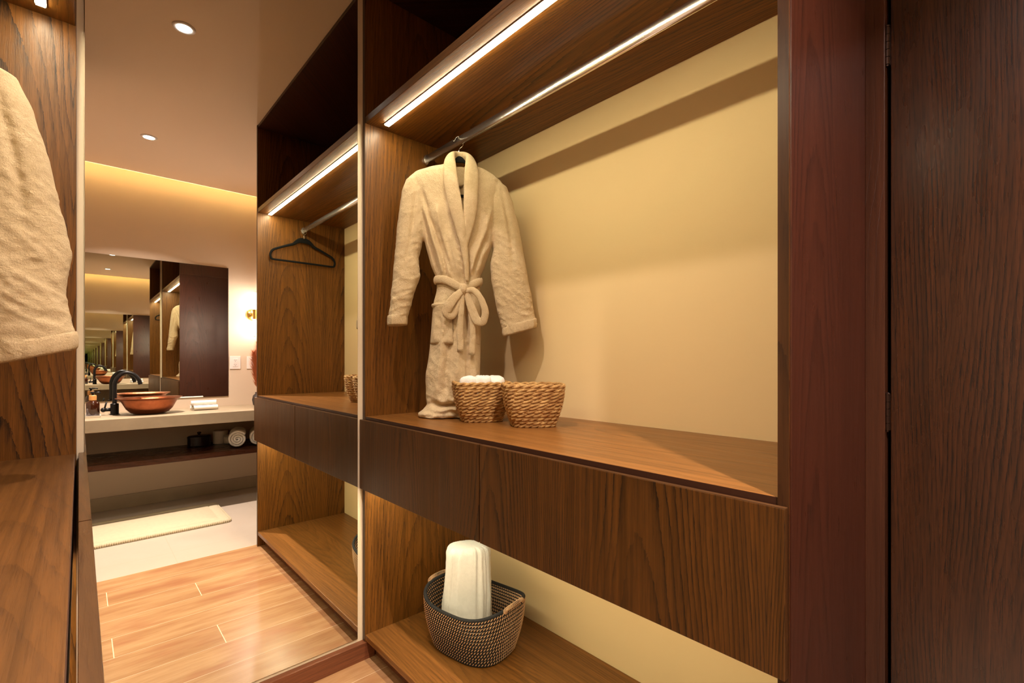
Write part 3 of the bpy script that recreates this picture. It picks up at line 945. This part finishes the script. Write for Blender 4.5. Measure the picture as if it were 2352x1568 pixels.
def seagrass_basket(loc, rotz, label):
    r = thing('wicker_basket', label, 'basket', loc, rotz, None)
    rows, h = 12, 0.142
    mb = MB()
    rnd = random.Random(4)
    for k in range(rows):
        f = k / (rows - 1)
        bulge = 0.006 * math.sin(PI * f)
        ax = 0.070 + 0.030 * f + bulge
        ay = 0.066 + 0.026 * f + bulge
        N_ = 176
        ring, per = even_ring(ax, ay, 3.6, N_)
        tw = 11
        ph = rnd.random() * 6
        zc_ = 0.0065 + (h - 0.013) * f
        for st in (0, 1):
            P = []
            for i, p in enumerate(ring):
                nrm = Vector((p.x / ax ** 2, p.y / ay ** 2, 0)).normalized()
                a = 2 * PI * tw * i / N_ + PI * st + ph
                sag = 0.0022 * noise.noise(Vector((p.x * 20, p.y * 20, k * 0.6)))
                P.append(Vector((p.x, p.y, zc_ + sag)) + nrm * (0.0026 * math.cos(a)) + Vector((0, 0, 0.0034 * math.sin(a))))
            sweep(P, 0.0040, 0.0049, 7, closed=True, mb=mb)
    link('woven_side', mb, m_wicker, r, smooth=True, local=True)
    ring, _ = even_ring(0.070, 0.066, 3.6, 60)
    link('base', loft([[(p.x, p.y, 0.001) for p in ring], [(p.x, p.y, 0.009) for p in ring]]), m_wicker, r, local=True)
    return r

B1 = (1.094, 1.370)
B2 = (1.142, 1.150)
seagrass_basket((B1[0], B1[1], ZC), -0.50, 'seagrass basket filled with white washcloths, at the hem of the bathrobe')
seagrass_basket((B2[0], B2[1], ZC), -0.62, 'empty seagrass basket on the counter, in front of the cloth-filled one')

def roll_mesh(r, L, turns=3.0, th=None, squash=1.0, wav=0.0, seed=0):
    """rolled cloth lying along local x, resting on z=0: spiral ends"""
    th = th or r / (turns + 0.4) * 0.98
    n = int(30 * turns)
    prof = []
    def rad(t): return r * (0.16 + 0.84 * t) - th * 0.5
    outer, inner = [], []
    for i in range(n + 1):
        t = i / n
        a = 2 * PI * turns * t
        rr = rad(t)
        c = Vector((0, math.cos(a) * rr, math.sin(a) * rr * squash))
        d = Vector((0, math.cos(a), math.sin(a) * squash))
        outer.append(c + d * th * 0.46)
        inner.append(c - d * th * 0.40)
    # rounded free edge
    loop = outer + inner[::-1]
    rings = []
    xs = [-L / 2, -L / 2 + 0.03 * L, -L / 4, 0, L / 4, L / 2 - 0.03 * L, L / 2]
    for k, x in enumerate(xs):
        e = 0.90 if k in (0, len(xs) - 1) else 1.0
        ring = []
        for j, p in enumerate(loop):
            jit = wav * noise.noise(Vector((x * 25 + seed, p.y * 30, p.z * 30)))
            bulge = 0.006 * noise.noise(Vector((seed, p.y * 40, p.z * 40))) if k in (0, len(xs) - 1) else 0
            cen = (outer[j] + inner[j]) / 2 if j <= n else (outer[2 * n + 1 - j] + inner[2 * n + 1 - j]) / 2
            q = cen + (p - cen) * e
            ring.append((x + bulge, q.y * (1 + jit), q.z * (1 + jit) + r * squash))
        rings.append(ring)
    mb = loft(rings, False, False)
    # side faces along the two spiral ends
    m = len(loop)
    for base in (0, (len(xs) - 1) * m):
        for i in range(n):
            a, b = base + i, base + i + 1
            c, d = base + m - 2 - i, base + m - 1 - i
            mb.f.append((a, b, c, d))
    return mb

# washcloths in the first basket
rnd = random.Random(2)
spots = [(-0.050, -0.030, 'front left'), (0.002, -0.040, 'front middle'), (0.050, -0.028, 'front right'), (-0.040, 0.030, 'back left'), (0.010, 0.034, 'back middle'), (0.056, 0.026, 'back right')]
cR_ = (math.cos(-0.5), math.sin(-0.5))
for i, (a, b, wh) in enumerate(spots):
    x = B1[0] + a * cR_[0] - b * cR_[1]
    y = B1[1] + a * cR_[1] + b * cR_[0]
    rr = 0.0320
    mb = MB()
    rings = []
    nn = 44
    H_ = 0.146 + 0.006 * rnd.random()
    prof = [(0.50, 0.0), (0.62, 0.03), (0.92, 0.10), (1.0, H_ - 0.02), (0.94, H_ - 0.008), (0.80, H_ - 0.001), (0.60, H_ + 0.001), (0.40, H_ - 0.001), (0.15, H_ + 0.001)]
    for pr_, pz in prof:
        ring = []
        for j in range(nn):
            an = 2 * PI * j / nn
            wob = 1 + 0.07 * math.sin(3 * an + i) + 0.05 * noise.noise(Vector((math.cos(an) * 2, math.sin(an) * 2, i * 3.0 + pz * 20)))
            ring.append((rr * pr_ * wob * math.cos(an), rr * pr_ * wob * math.sin(an), pz + 0.003 * math.sin(2 * an + i)))
        rings.append(ring)
    loft(rings, mb=mb)
    o = link('washcloth', mb, m_terry_w, None, smooth=True, local=True)
    o.location = (x, y, ZC + 0.010)
    tag(o, 'rolled white washcloth standing in the seagrass basket, %s of the bunch' % wh, 'washcloth', 'washcloths in the seagrass basket')

# black corded basket on the bottom shelf
BB = (1.112, 1.437, ZS)
bb = thing('rope_basket', 'black rope basket with tan stitching and two handles on the bottom shelf', 'basket', BB, math.radians(10.5))
rows = 15
mbk, mst = MB(), MB()
hb_ = 0.176
for k in range(rows):
    f = k / (rows - 1)
    ax = 0.116 + 0.028 * f + 0.008 * math.sin(PI * f)
    ay = 0.150 + 0.036 * f + 0.008 * math.sin(PI * f)
    z0 = 0.006 + (hb_ - 0.010) * f
    ring, per = even_ring(ax, ay, 2.9, 84)
    rise = lambda p: 0.030 * f * (abs(p.y) / ay) ** 3
    sweep([Vector((p.x, p.y, z0 + rise(p))) for p in ring], 0.0050 if k < rows - 1 else 0.0068, 0.0042 if k < rows - 1 else 0.0062, 8, closed=True, mb=mbk)
    if k < rows - 1:
        ax2, ay2 = ax + 0.001, ay + 0.0013
        dzr = (hb_ - 0.010) / (rows - 1)
        cnt = int(per / 0.0104)
        ring2, _ = even_ring(ax2, ay2, 2.9, cnt)
        for i, p in enumerate(ring2):
            q = ring2[(i + 1) % cnt]
            t = (q - p).normalized()
            nrm = Vector((t.y, -t.x, 0))
            c = Vector((p.x, p.y, z0 + dzr * 0.5 + rise(p)))
            d = (t * 0.62 + Vector((0, 0, 0.78))).normalized()
            e1 = d.cross(nrm).normalized()
            # slanted lozenge stitch, thick enough to show inside and outside
            for io in (-1, 1):
                rr_ = []
                for s_, w_ in ((-1, 0.3), (-0.6, 0.9), (0, 1.0), (0.6, 0.9), (1, 0.3)):
                    cc = c + d * (0.0060 * s_) + nrm * (io * (0.0040 + 0.0010 * (1 - s_ * s_)))
                    rr_.append([tuple(cc + e1 * (0.0019 * w_ * math.cos(2 * PI * j / 5)) + nrm * (0.0018 * w_ * math.sin(2 * PI * j / 5))) for j in range(5)])
                loft(rr_, mb=mst)
link('black_coils', mbk, m_blackcord, bb, smooth=True, local=True)
plab(link('stitching', mst, m_tan, bb, smooth=True, local=True), 'rows of slanted tan stitches')
ring, _ = even_ring(0.116, 0.150, 2.9, 60)
link('base', loft([[(p.x, p.y, 0.001) for p in ring], [(p.x, p.y, 0.008) for p in ring]]), m_blackcord, bb, local=True)
for sg in (-1, 1):
    hp = smoothpath([(-0.050, sg * 0.186, 0.192), (-0.048, sg * 0.191, 0.206), (-0.024, sg * 0.195, 0.211), (0.024, sg * 0.195, 0.211), (0.048, sg * 0.191, 0.206), (0.050, sg * 0.186, 0.192)], 8)
    hd = link('handle', sweep(hp, 0.0056, n=10), m_blackcord, bb, smooth=True, local=True)
    wr_ = MB()
    # tan twine wound round the handle
    for i in range(2, len(hp) - 2):
        t = (hp[i + 1] - hp[i - 1]).normalized()
        s_ = t.cross(Vector((0, 1, 0))).normalized()
        q = s_.cross(t)
        c = hp[i]
        P = [c + (s_ * math.cos(2 * PI * j / 14) + q * math.sin(2 * PI * j / 14)) * 0.0062 + t * (0.004 * math.cos(2 * PI * j / 14)) for j in range(14)]
        sweep(P, 0.0011, n=5, closed=True, up=tuple(t), mb=wr_)
    plab(link('handle_wrap', wr_, m_tan, hd, smooth=True, local=True), 'tan twine wrapping')

# big rolled towel standing in the black basket
mt = MB()
rings = []
nn = 96
for i in range(60):
    f = i / 59
    z = 0.0 + 0.372 * f
    rx = 0.100 - 0.020 * f
    ry = 0.066 - 0.010 * f
    if f > 0.90:
        g = (f - 0.90) / 0.10
        k = math.sqrt(max(0.02, 1 - g * g * 0.92))
        rx *= 0.25 + 0.75 * k; ry *= 0.2 + 0.8 * k
        z = 0.372 * 0.90 + 0.030 * math.sin(g * PI / 2)
    ring = []
    for j in range(nn):
        a = 2 * PI * j / nn
        x, y = sel(a, 2.5)
        rid = 0.0
        for ac, am in ((-2.35, -0.007), (-2.15, 0.004), (-1.95, 0.0), (-1.15, -0.007), (-1.0, 0.005), (-0.62, -0.006), (-0.5, 0.004)):
            da = (a - ac + PI) % (2 * PI) - PI
            rid += am * math.exp(-(da / 0.055) ** 2)
        nz_ = 0.006 * noise.noise(Vector((math.cos(a) * 3, math.sin(a) * 3, z * 7))) + 0.0011 * math.sin(a * 34 + 2 * math.sin(z * 9))  + 0.0015 * noise.noise(Vector((math.cos(a) * 12, math.sin(a) * 12, z * 40)))
        k = 1 + (rid + nz_) / 0.07
        ring.append((rx * x * k + 0.010 * f, ry * y * k, z))
    rings.append(ring)
loft(rings, mb=mt)
tw = link('bath_towel', mt, m_terry_w, None, smooth=True, local=True)
tw.location = (1.100, 1.470, ZS + 0.0085)
tw.rotation_euler = (0, 0, math.radians(-40))
tag(tw, 'rolled white bath towel standing upright in the black rope basket', 'towel')

# ================================================================== bathroom (seen in the tall mirror)
ZV = E - 0.405
vt = link('vanity_countertop', box(-0.75, 1.344, VW, -0.70, ZV - 0.084, ZV), m_stone, bevel=0.002)
tag(vt, 'thick beige stone slab vanity top under the copper basin', 'countertop')
ZVS = E - 0.720
vs = link('vanity_shelf', box(-0.75, 1.344, VW, -0.755, ZVS - 0.040, ZVS), m_vshelf, bevel=0.002)
tag(vs, 'dark wooden open shelf below the stone vanity top', 'shelf')

# copper basin
bc = (0.398, -0.965, ZV)
bs = thing('vessel_basin', 'oval hammered copper basin standing on the stone vanity top', 'basin', bc)
prof = [(0.030, 0.0), (0.085, 0.001), (0.115, 0.012), (0.142, 0.040), (0.160, 0.075), (0.172, 0.098), (0.190, 0.112), (0.203, 0.1165), (0.2045, 0.1195), (0.190, 0.1160), (0.170, 0.104), (0.155, 0.078), (0.136, 0.044), (0.108, 0.018), (0.07, 0.008), (0.012, 0.006)]
link('bowl', lathe([(a * 1.01, b * 1.05) for a, b in prof], (0, 0, 0), 72, 1.0, 0.80), m_copper, bs, smooth=True, local=True)
link('drain', lathe([(0.020, 0.006), (0.020, 0.010), (0.014, 0.011)], (0, 0, 0), 24), m_brass, bs, local=True)

# faucet
fx, fy = 0.196, -1.055
fa = thing('faucet', 'tall matte black gooseneck faucet left of the copper basin', 'faucet', (fx, fy, ZV))
link('base', lathe([(0.030, 0), (0.030, 0.006), (0.0255, 0.008), (0.0255, 0.080), (0.022, 0.084)], (0, 0, 0), 28), m_black, fa, smooth=False, local=True)
gp = [(0, 0, 0.08), (0, 0, 0.18), (0.002, 0, 0.235), (0.022, 0.001, 0.283), (0.062, 0.003, 0.312), (0.108, 0.006, 0.300), (0.140, 0.009, 0.262), (0.152, 0.010, 0.222)]
link('spout', sweep(smoothpath(gp, 8), 0.0140, n=16, up=(0, 1, 0)), m_black, fa, smooth=True, local=True)
lv = sweep([(-0.018, 0.0, 0.040), (-0.062, 0.004, 0.040)], 0.013, n=16)
link('valve', lv, m_black, fa, smooth=True, local=True)
sp_ = lathe([(0.002, -0.017), (0.010, -0.014), (0.0165, -0.005), (0.0165, 0.005), (0.010, 0.014), (0.002, 0.017)], (-0.064, 0.004, 0.040), 18)
sweep([(-0.058, 0.004, 0.045), (-0.046, 0.004, 0.098)], 0.0055, n=10, mb=sp_, up=(0, 1, 0))
link('lever', sp_, m_black, fa, smooth=True, local=True)

# soap bottle on a tray
ty = -0.955
tr = lathe([(0.10, 0.0), (0.105, 0.003), (0.110, 0.014), (0.106, 0.014), (0.100, 0.005), (0.01, 0.004)], (0, 0, 0), 4)
rot = Matrix.Rotation(PI / 4, 3, 'Z')
tr.v = [tuple(Vector((q.x * 1.25, q.y * 0.75, q.z))) for q in (rot @ Vector(v) for v in tr.v)]
tray = link('tray', tr, m_ceram, None, bevel=0.0006, local=True)
tray.location = (0.018, ty, ZV)
tag(tray, 'small white ceramic tray under the amber soap bottle', 'tray')
sb = thing('soap_bottle', 'amber brown pump soap bottle on a white tray beside the faucet', 'bottle', (0.072, ty, ZV + 0.005))
link('bottle_body', lathe([(0.034, 0), (0.038, 0.004), (0.038, 0.088), (0.034, 0.102), (0.022, 0.111), (0.018, 0.116)], (0, 0, 0), 32), m_amber, sb, smooth=True, local=True)
plab(link('collar', lathe([(0.0215, 0.116), (0.0215, 0.148), (0.018, 0.152)], (0, 0, 0), 28), m_bamboo, sb, local=True), 'pale bamboo collar')
pm = lathe([(0.007, 0.150), (0.007, 0.164), (0.013, 0.165), (0.013, 0.174), (0.010, 0.176)], (0, 0, 0), 16)
sweep([(0, 0, 0.170), (0.035, 0, 0.171), (0.042, 0, 0.165)], 0.005, n=8, mb=pm, up=(0, 1, 0))
link('pump', pm, m_black, sb, smooth=True, local=True)
cup = link('tumbler', lathe([(0.026, 0), (0.029, 0.003), (0.031, 0.050), (0.028, 0.050), (0.026, 0.006), (0.004, 0.005)], (0, 0, 0), 28), m_ceram, None, smooth=True, local=True)
cup.location = (-0.018, ty + 0.010, ZV + 0.005)
tag(cup, 'small white tumbler on the tray, left of the amber soap bottle', 'tumbler')

# three rolled hand towels
def placed_roll(name, r, L, loc, rotz, label, cat, group, turns=2.6, seed=0, sq=1.0, mat=None):
    o = link(name, roll_mesh(r, L, turns, squash=sq, wav=0.05, seed=seed), mat or m_terry_w, None, smooth=True, local=True)
    o.location = loc
    o.rotation_euler = (0, 0, rotz)
    return tag(o, label, cat, group)
gt = 'rolled hand towels on the vanity'
placed_roll('hand_towel', 0.022, 0.165, (0.768, -0.985, ZV), 0.06, 'rolled white hand towel on the stone top, lower front of a stack of three', 'towel', gt, seed=1)
placed_roll('hand_towel', 0.022, 0.165, (0.748, -1.033, ZV), 0.08, 'rolled white hand towel on the stone top, lower back of a stack of three', 'towel', gt, seed=2)
placed_roll('hand_towel', 0.023, 0.175, (0.755, -1.008, ZV + 0.036), 0.04, 'rolled white hand towel lying on top of the other two by the basin', 'towel', gt, seed=3)

# things on the dark shelf
bx_ = thing('lidded_box', 'black oval lidded box with a knob on the dark vanity shelf', 'box', (0.752, -1.195, ZVS))
link('box_body', lathe([(0.080, 0), (0.084, 0.004), (0.084, 0.068)], (0, 0, 0), 48, 1.0, 0.72), m_boxw, bx_, local=True)
lid = link('lid', lathe([(0.086, 0.068), (0.086, 0.078), (0.075, 0.086), (0.02, 0.092), (0.01, 0.092)], (0, 0, 0), 48, 1.0, 0.72), m_boxw, bx_, local=True)
link('knob', lathe([(0.010, 0.091), (0.008, 0.098), (0.016, 0.106), (0.014, 0.114), (0.004, 0.117)], (0, 0, 0), 24), m_boxw, lid, smooth=True, local=True)
tp = link('toilet_roll', lathe([(0.020, 0.0), (0.054, 0.0), (0.056, 0.003), (0.056, 0.107), (0.054, 0.110), (0.022, 0.110), (0.020, 0.108), (0.020, 0.0)], (0, 0, 0), 40, cap0=False, cap1=False), m_paper, None, smooth=True, local=True)
tp.location = (0.912, -1.215, ZVS)
tag(tp, 'white toilet paper roll standing on the dark shelf behind the candle', 'toilet roll')
cd = thing('jar_candle', 'cream candle in a clear glass jar on the dark shelf', 'candle', (0.950, -1.105, ZVS))
link('glass_jar', lathe([(0.034, 0), (0.037, 0.002), (0.038, 0.078), (0.0355, 0.078), (0.0345, 0.010), (0.004, 0.009)], (0, 0, 0), 32), m_glass, cd, smooth=True, local=True)
link('wax', lathe([(0.0335, 0.011), (0.0340, 0.062), (0.028, 0.0645)], (0, 0, 0), 32), m_wax, cd, smooth=True, local=True)
gr_ = 'rolled bath towels on the vanity shelf'
placed_roll('bath_towel', 0.074, 0.28, (0.992, -0.965, ZVS), math.radians(103), 'rolled beige-white bath towel on the dark shelf, beside the candle', 'towel', gr_, turns=3.4, seed=5)
placed_roll('bath_towel', 0.074, 0.28, (1.148, -0.965, ZVS), math.radians(103), 'rolled bath towel on the dark shelf, half hidden at the wardrobe edge', 'towel', gr_, turns=3.4, seed=8)

# vase with pampas
vz = thing('vase_of_pampas', 'salmon pampas plumes in a dark vase on the vanity, peeking past the wardrobe', 'vase', (1.198, -1.115, ZV))
link('vase', lathe([(0.040, 0), (0.052, 0.01), (0.060, 0.055), (0.052, 0.092), (0.034, 0.110), (0.036, 0.122), (0.030, 0.122), (0.028, 0.108), (0.01, 0.1)], (0, 0, 0), 36), m_vase, vz, smooth=True, local=True)
rp_ = random.Random(11)
for k, (dx, dy, tz) in enumerate(((-0.050, 0.01, 0.52), (-0.018, 0.03, 0.60), (0.015, -0.02, 0.56), (0.05, 0.02, 0.50))):
    base = Vector((dx * 0.1, dy * 0.2, 0.03))
    tip = Vector((dx, dy, tz - 0.05))
    stem = [base.lerp(tip, t) + Vector((dx * 0.2 * t * t, 0, 0)) for t in [i / 10 for i in range(11)]]
    st = link('stem', sweep(stem, 0.0013, n=6, up=(0, 1, 0)), m_straw, vz, local=True)
    pl = MB()
    for i in range(800):
        t = rp_.random()
        p = Vector(tip) - Vector((dx * 0.4, 0, 0.30)) * (1 - t) * 1.0
        a = rp_.random() * 2 * PI
        ln = (0.060 + 0.04 * rp_.random()) * (0.55 + math.sin(PI * min(1, t * 0.9 + 0.1)) * 0.6)
        d = Vector((math.cos(a) * 0.42, math.sin(a) * 0.42, 0.85)).normalized()
        q = p + d * ln * 0.5 + Vector((math.cos(a), math.sin(a), 0)) * 0.004
        r2 = p + d * ln + Vector((math.cos(a), math.sin(a), -0.4)) * 0.012
        s_ = Vector((-math.sin(a), math.cos(a), 0)) * 0.0013
        e_ = Vector((0, 0, 0.0007))
        kk = len(pl.v)
        pl.v += [tuple(p - s_), tuple(p + s_), tuple(q + s_), tuple(q - s_), tuple(r2), tuple(p + e_ * 2)]
        pl.f += [(kk, kk + 1, kk + 2, kk + 3), (kk + 3, kk + 2, kk + 4), (kk, kk + 5, kk + 1)]
    link('plume', pl, m_pampas, st, local=True)

# sconce
sc_ = thing('wall_sconce', 'brass wall sconce with two glowing white tubes beside the vanity mirror', 'wall lamp', (1.183, VW, E + 0.42))
bp_ = MB()
rings = []
for r_, yy in ((0.052, 0.0), (0.052, 0.006), (0.044, 0.016), (0.024, 0.026), (0.006, 0.032)):
    rings.append([(r_ * math.cos(2 * PI * j / 40), yy, r_ * math.sin(2 * PI * j / 40)) for j in range(40)])
loft(rings, mb=bp_)
link('backplate', bp_, m_brass, sc_, smooth=True, local=True)
link('arm', sweep([(0, 0.028, 0), (0, 0.075, 0)], 0.007, n=14), m_brass, sc_, smooth=True, local=True)
link('holder', lathe([(0.0155, -0.045), (0.0155, 0.045)], (0, 0.080, 0), 24), m_brass, sc_, smooth=False, local=True)
for z0, z1 in ((0.045, 0.198), (-0.198, -0.045)):
    link('glass_tube', lathe([(0.0135, z0), (0.0135, z1)], (0, 0.080, 0), 24), m_sconce, sc_, smooth=False, local=True)
link('end_cap', lathe([(0.0145, 0.198), (0.0145, 0.203)], (0, 0.080, 0), 24), m_brass, sc_, local=True)
link('end_cap', lathe([(0.0145, -0.203), (0.0145, -0.198)], (0, 0.080, 0), 24), m_brass, sc_, local=True)

# outlets
def outlet(x, label, sw):
    r = thing('wall_outlet', label, 'outlet', (x, VW, E - 0.020))
    link('plate', box(-0.043, 0.043, 0.0, 0.006, -0.058, 0.058), m_plate, r, bevel=0.002, local=True)
    ins = link('socket', box(-0.020, 0.020, 0.005, 0.008, -0.036, 0.036), m_plate, r, bevel=0.001, local=True)
    if sw:
        for zc_ in (-0.020, 0.020):
            hm = MB()
            box(-0.0085, -0.0060, 0.0075, 0.0086, zc_ - 0.001, zc_ + 0.007, hm)
            box(0.0055, 0.0080, 0.0075, 0.0086, zc_ - 0.001, zc_ + 0.006, hm)
            box(-0.0025, 0.0020, 0.0075, 0.0086, zc_ - 0.010, zc_ - 0.006, hm)
            link('slots', hm, m_dark, ins, local=True)
        for xx in (-0.005, 0.005):
            link('button', box(xx - 0.0035, xx + 0.0035, 0.0075, 0.0092, -0.004, 0.004), m_plate, ins, local=True)
outlet(1.044, 'white double wall outlet just right of the vanity mirror', True)
outlet(1.180, 'white wall plate behind the pampas plumes', False)

# bath mat
rg = thing('bath_mat', 'thick cream bath mat on the pale tiles below the vanity', 'rug', (0.32, -0.63, 0.0))
def rrect(hx, hy, r, z, n=10):
    out = []
    for cx_, cy_, a0 in ((hx - r, hy - r, 0), (-hx + r, hy - r, PI / 2), (-hx + r, -hy + r, PI), (hx - r, -hy + r, 1.5 * PI)):
        for i in range(n):
            a = a0 + PI / 2 * i / (n - 1)
            out.append((cx_ + r * math.cos(a), cy_ + r * math.sin(a), z))
    return out
HX, HY = 0.495, 0.275
link('pile', loft([rrect(HX - 0.004, HY - 0.004, 0.03, 0.001), rrect(HX, HY, 0.03, 0.006), rrect(HX, HY, 0.03, 0.018), rrect(HX - 0.008, HY - 0.008, 0.03, 0.024), rrect(HX - 0.055, HY - 0.055, 0.02, 0.024), rrect(HX - 0.062, HY - 0.062, 0.02, 0.020), rrect(HX - 0.069, HY - 0.069, 0.02, 0.025), rrect(HX - 0.2, HY - 0.2, 0.02, 0.026)]), m_rug, rg, smooth=True, local=True)
rb_ = MB()
# knitted ribs round the rim
path = rrect(HX, HY, 0.03, 0.0)
tot = [0.0]
for i in range(len(path)):
    tot.append(tot[-1] + (Vector(path[(i + 1) % len(path)]) - Vector(path[i])).length)
cnt, k = 260, 0
for i in range(cnt):
    d_ = tot[-1] * i / cnt
    while tot[k + 1] < d_: k += 1
    a_, b_ = Vector(path[k]), Vector(path[(k + 1) % len(path)])
    p_ = a_.lerp(b_, (d_ - tot[k]) / max(1e-9, tot[k + 1] - tot[k]))
    t_ = (b_ - a_).normalized()
    o_ = Vector((t_.y, -t_.x, 0)) * 0.003
    sweep([p_ + o_ + Vector((0, 0, 0.003)), p_ + o_ * 1.5 + Vector((0, 0, 0.011)), p_ + o_ * 0.3 + Vector((0, 0, 0.020))], 0.0062, n=6, up=tuple(t_), mb=rb_)
link('ribbed_border', rb_, m_rug, rg, smooth=True, local=True)

# downlights
def downlight(x, y, label, watt):
    r = thing('ceiling_downlight', label, 'ceiling light', (x, y, ZT), 0.0, 'recessed ceiling downlights')
    tr_ = MB()
    rings = []
    for r_, z in ((0.030, -0.0005), (0.0310, -0.005), (0.0420, -0.005), (0.0450, -0.002), (0.0455, 0.0)):
        rings.append([(r_ * math.cos(2 * PI * j / 44), r_ * math.sin(2 * PI * j / 44), z) for j in range(44)])
    loft(rings, False, False, mb=tr_)
    link('trim_ring', tr_, m_plate, r, smooth=True, local=True)
    link('lens', lathe([(0.030, -0.0035), (0.030, -0.0008)], (0, 0, 0), 36), m_down, r, local=True)
    ld = bpy.data.lights.new('downlight_lamp', 'AREA')
    ld.shape = 'DISK'
    ld.size = 0.05
    ld.energy = watt
    ld.color = (1.0, 0.82, 0.74)
    ld.spread = math.radians(115)
    lo = bpy.data.objects.new('lamp', ld)
    COL.objects.link(lo)
    lo.parent = r
    lo.location = (0, 0, -0.006)
downlight(0.346, 1.015, 'round ceiling downlight nearer the tall mirror, the larger one in its reflection', DOWN_W)
downlight(0.343, -0.390, 'round ceiling downlight over the bathroom tiles, the smaller one in the reflection', DOWN_W * 5.0)

# cove strip
cs = link('cove_light_strip', box(-0.74, 1.34, -1.1925, -1.186, ZT + 0.002, ZT + 0.012), m_cove)
tag(cs, 'warm linear light strip in the ceiling cove above the vanity wall', 'cove light')
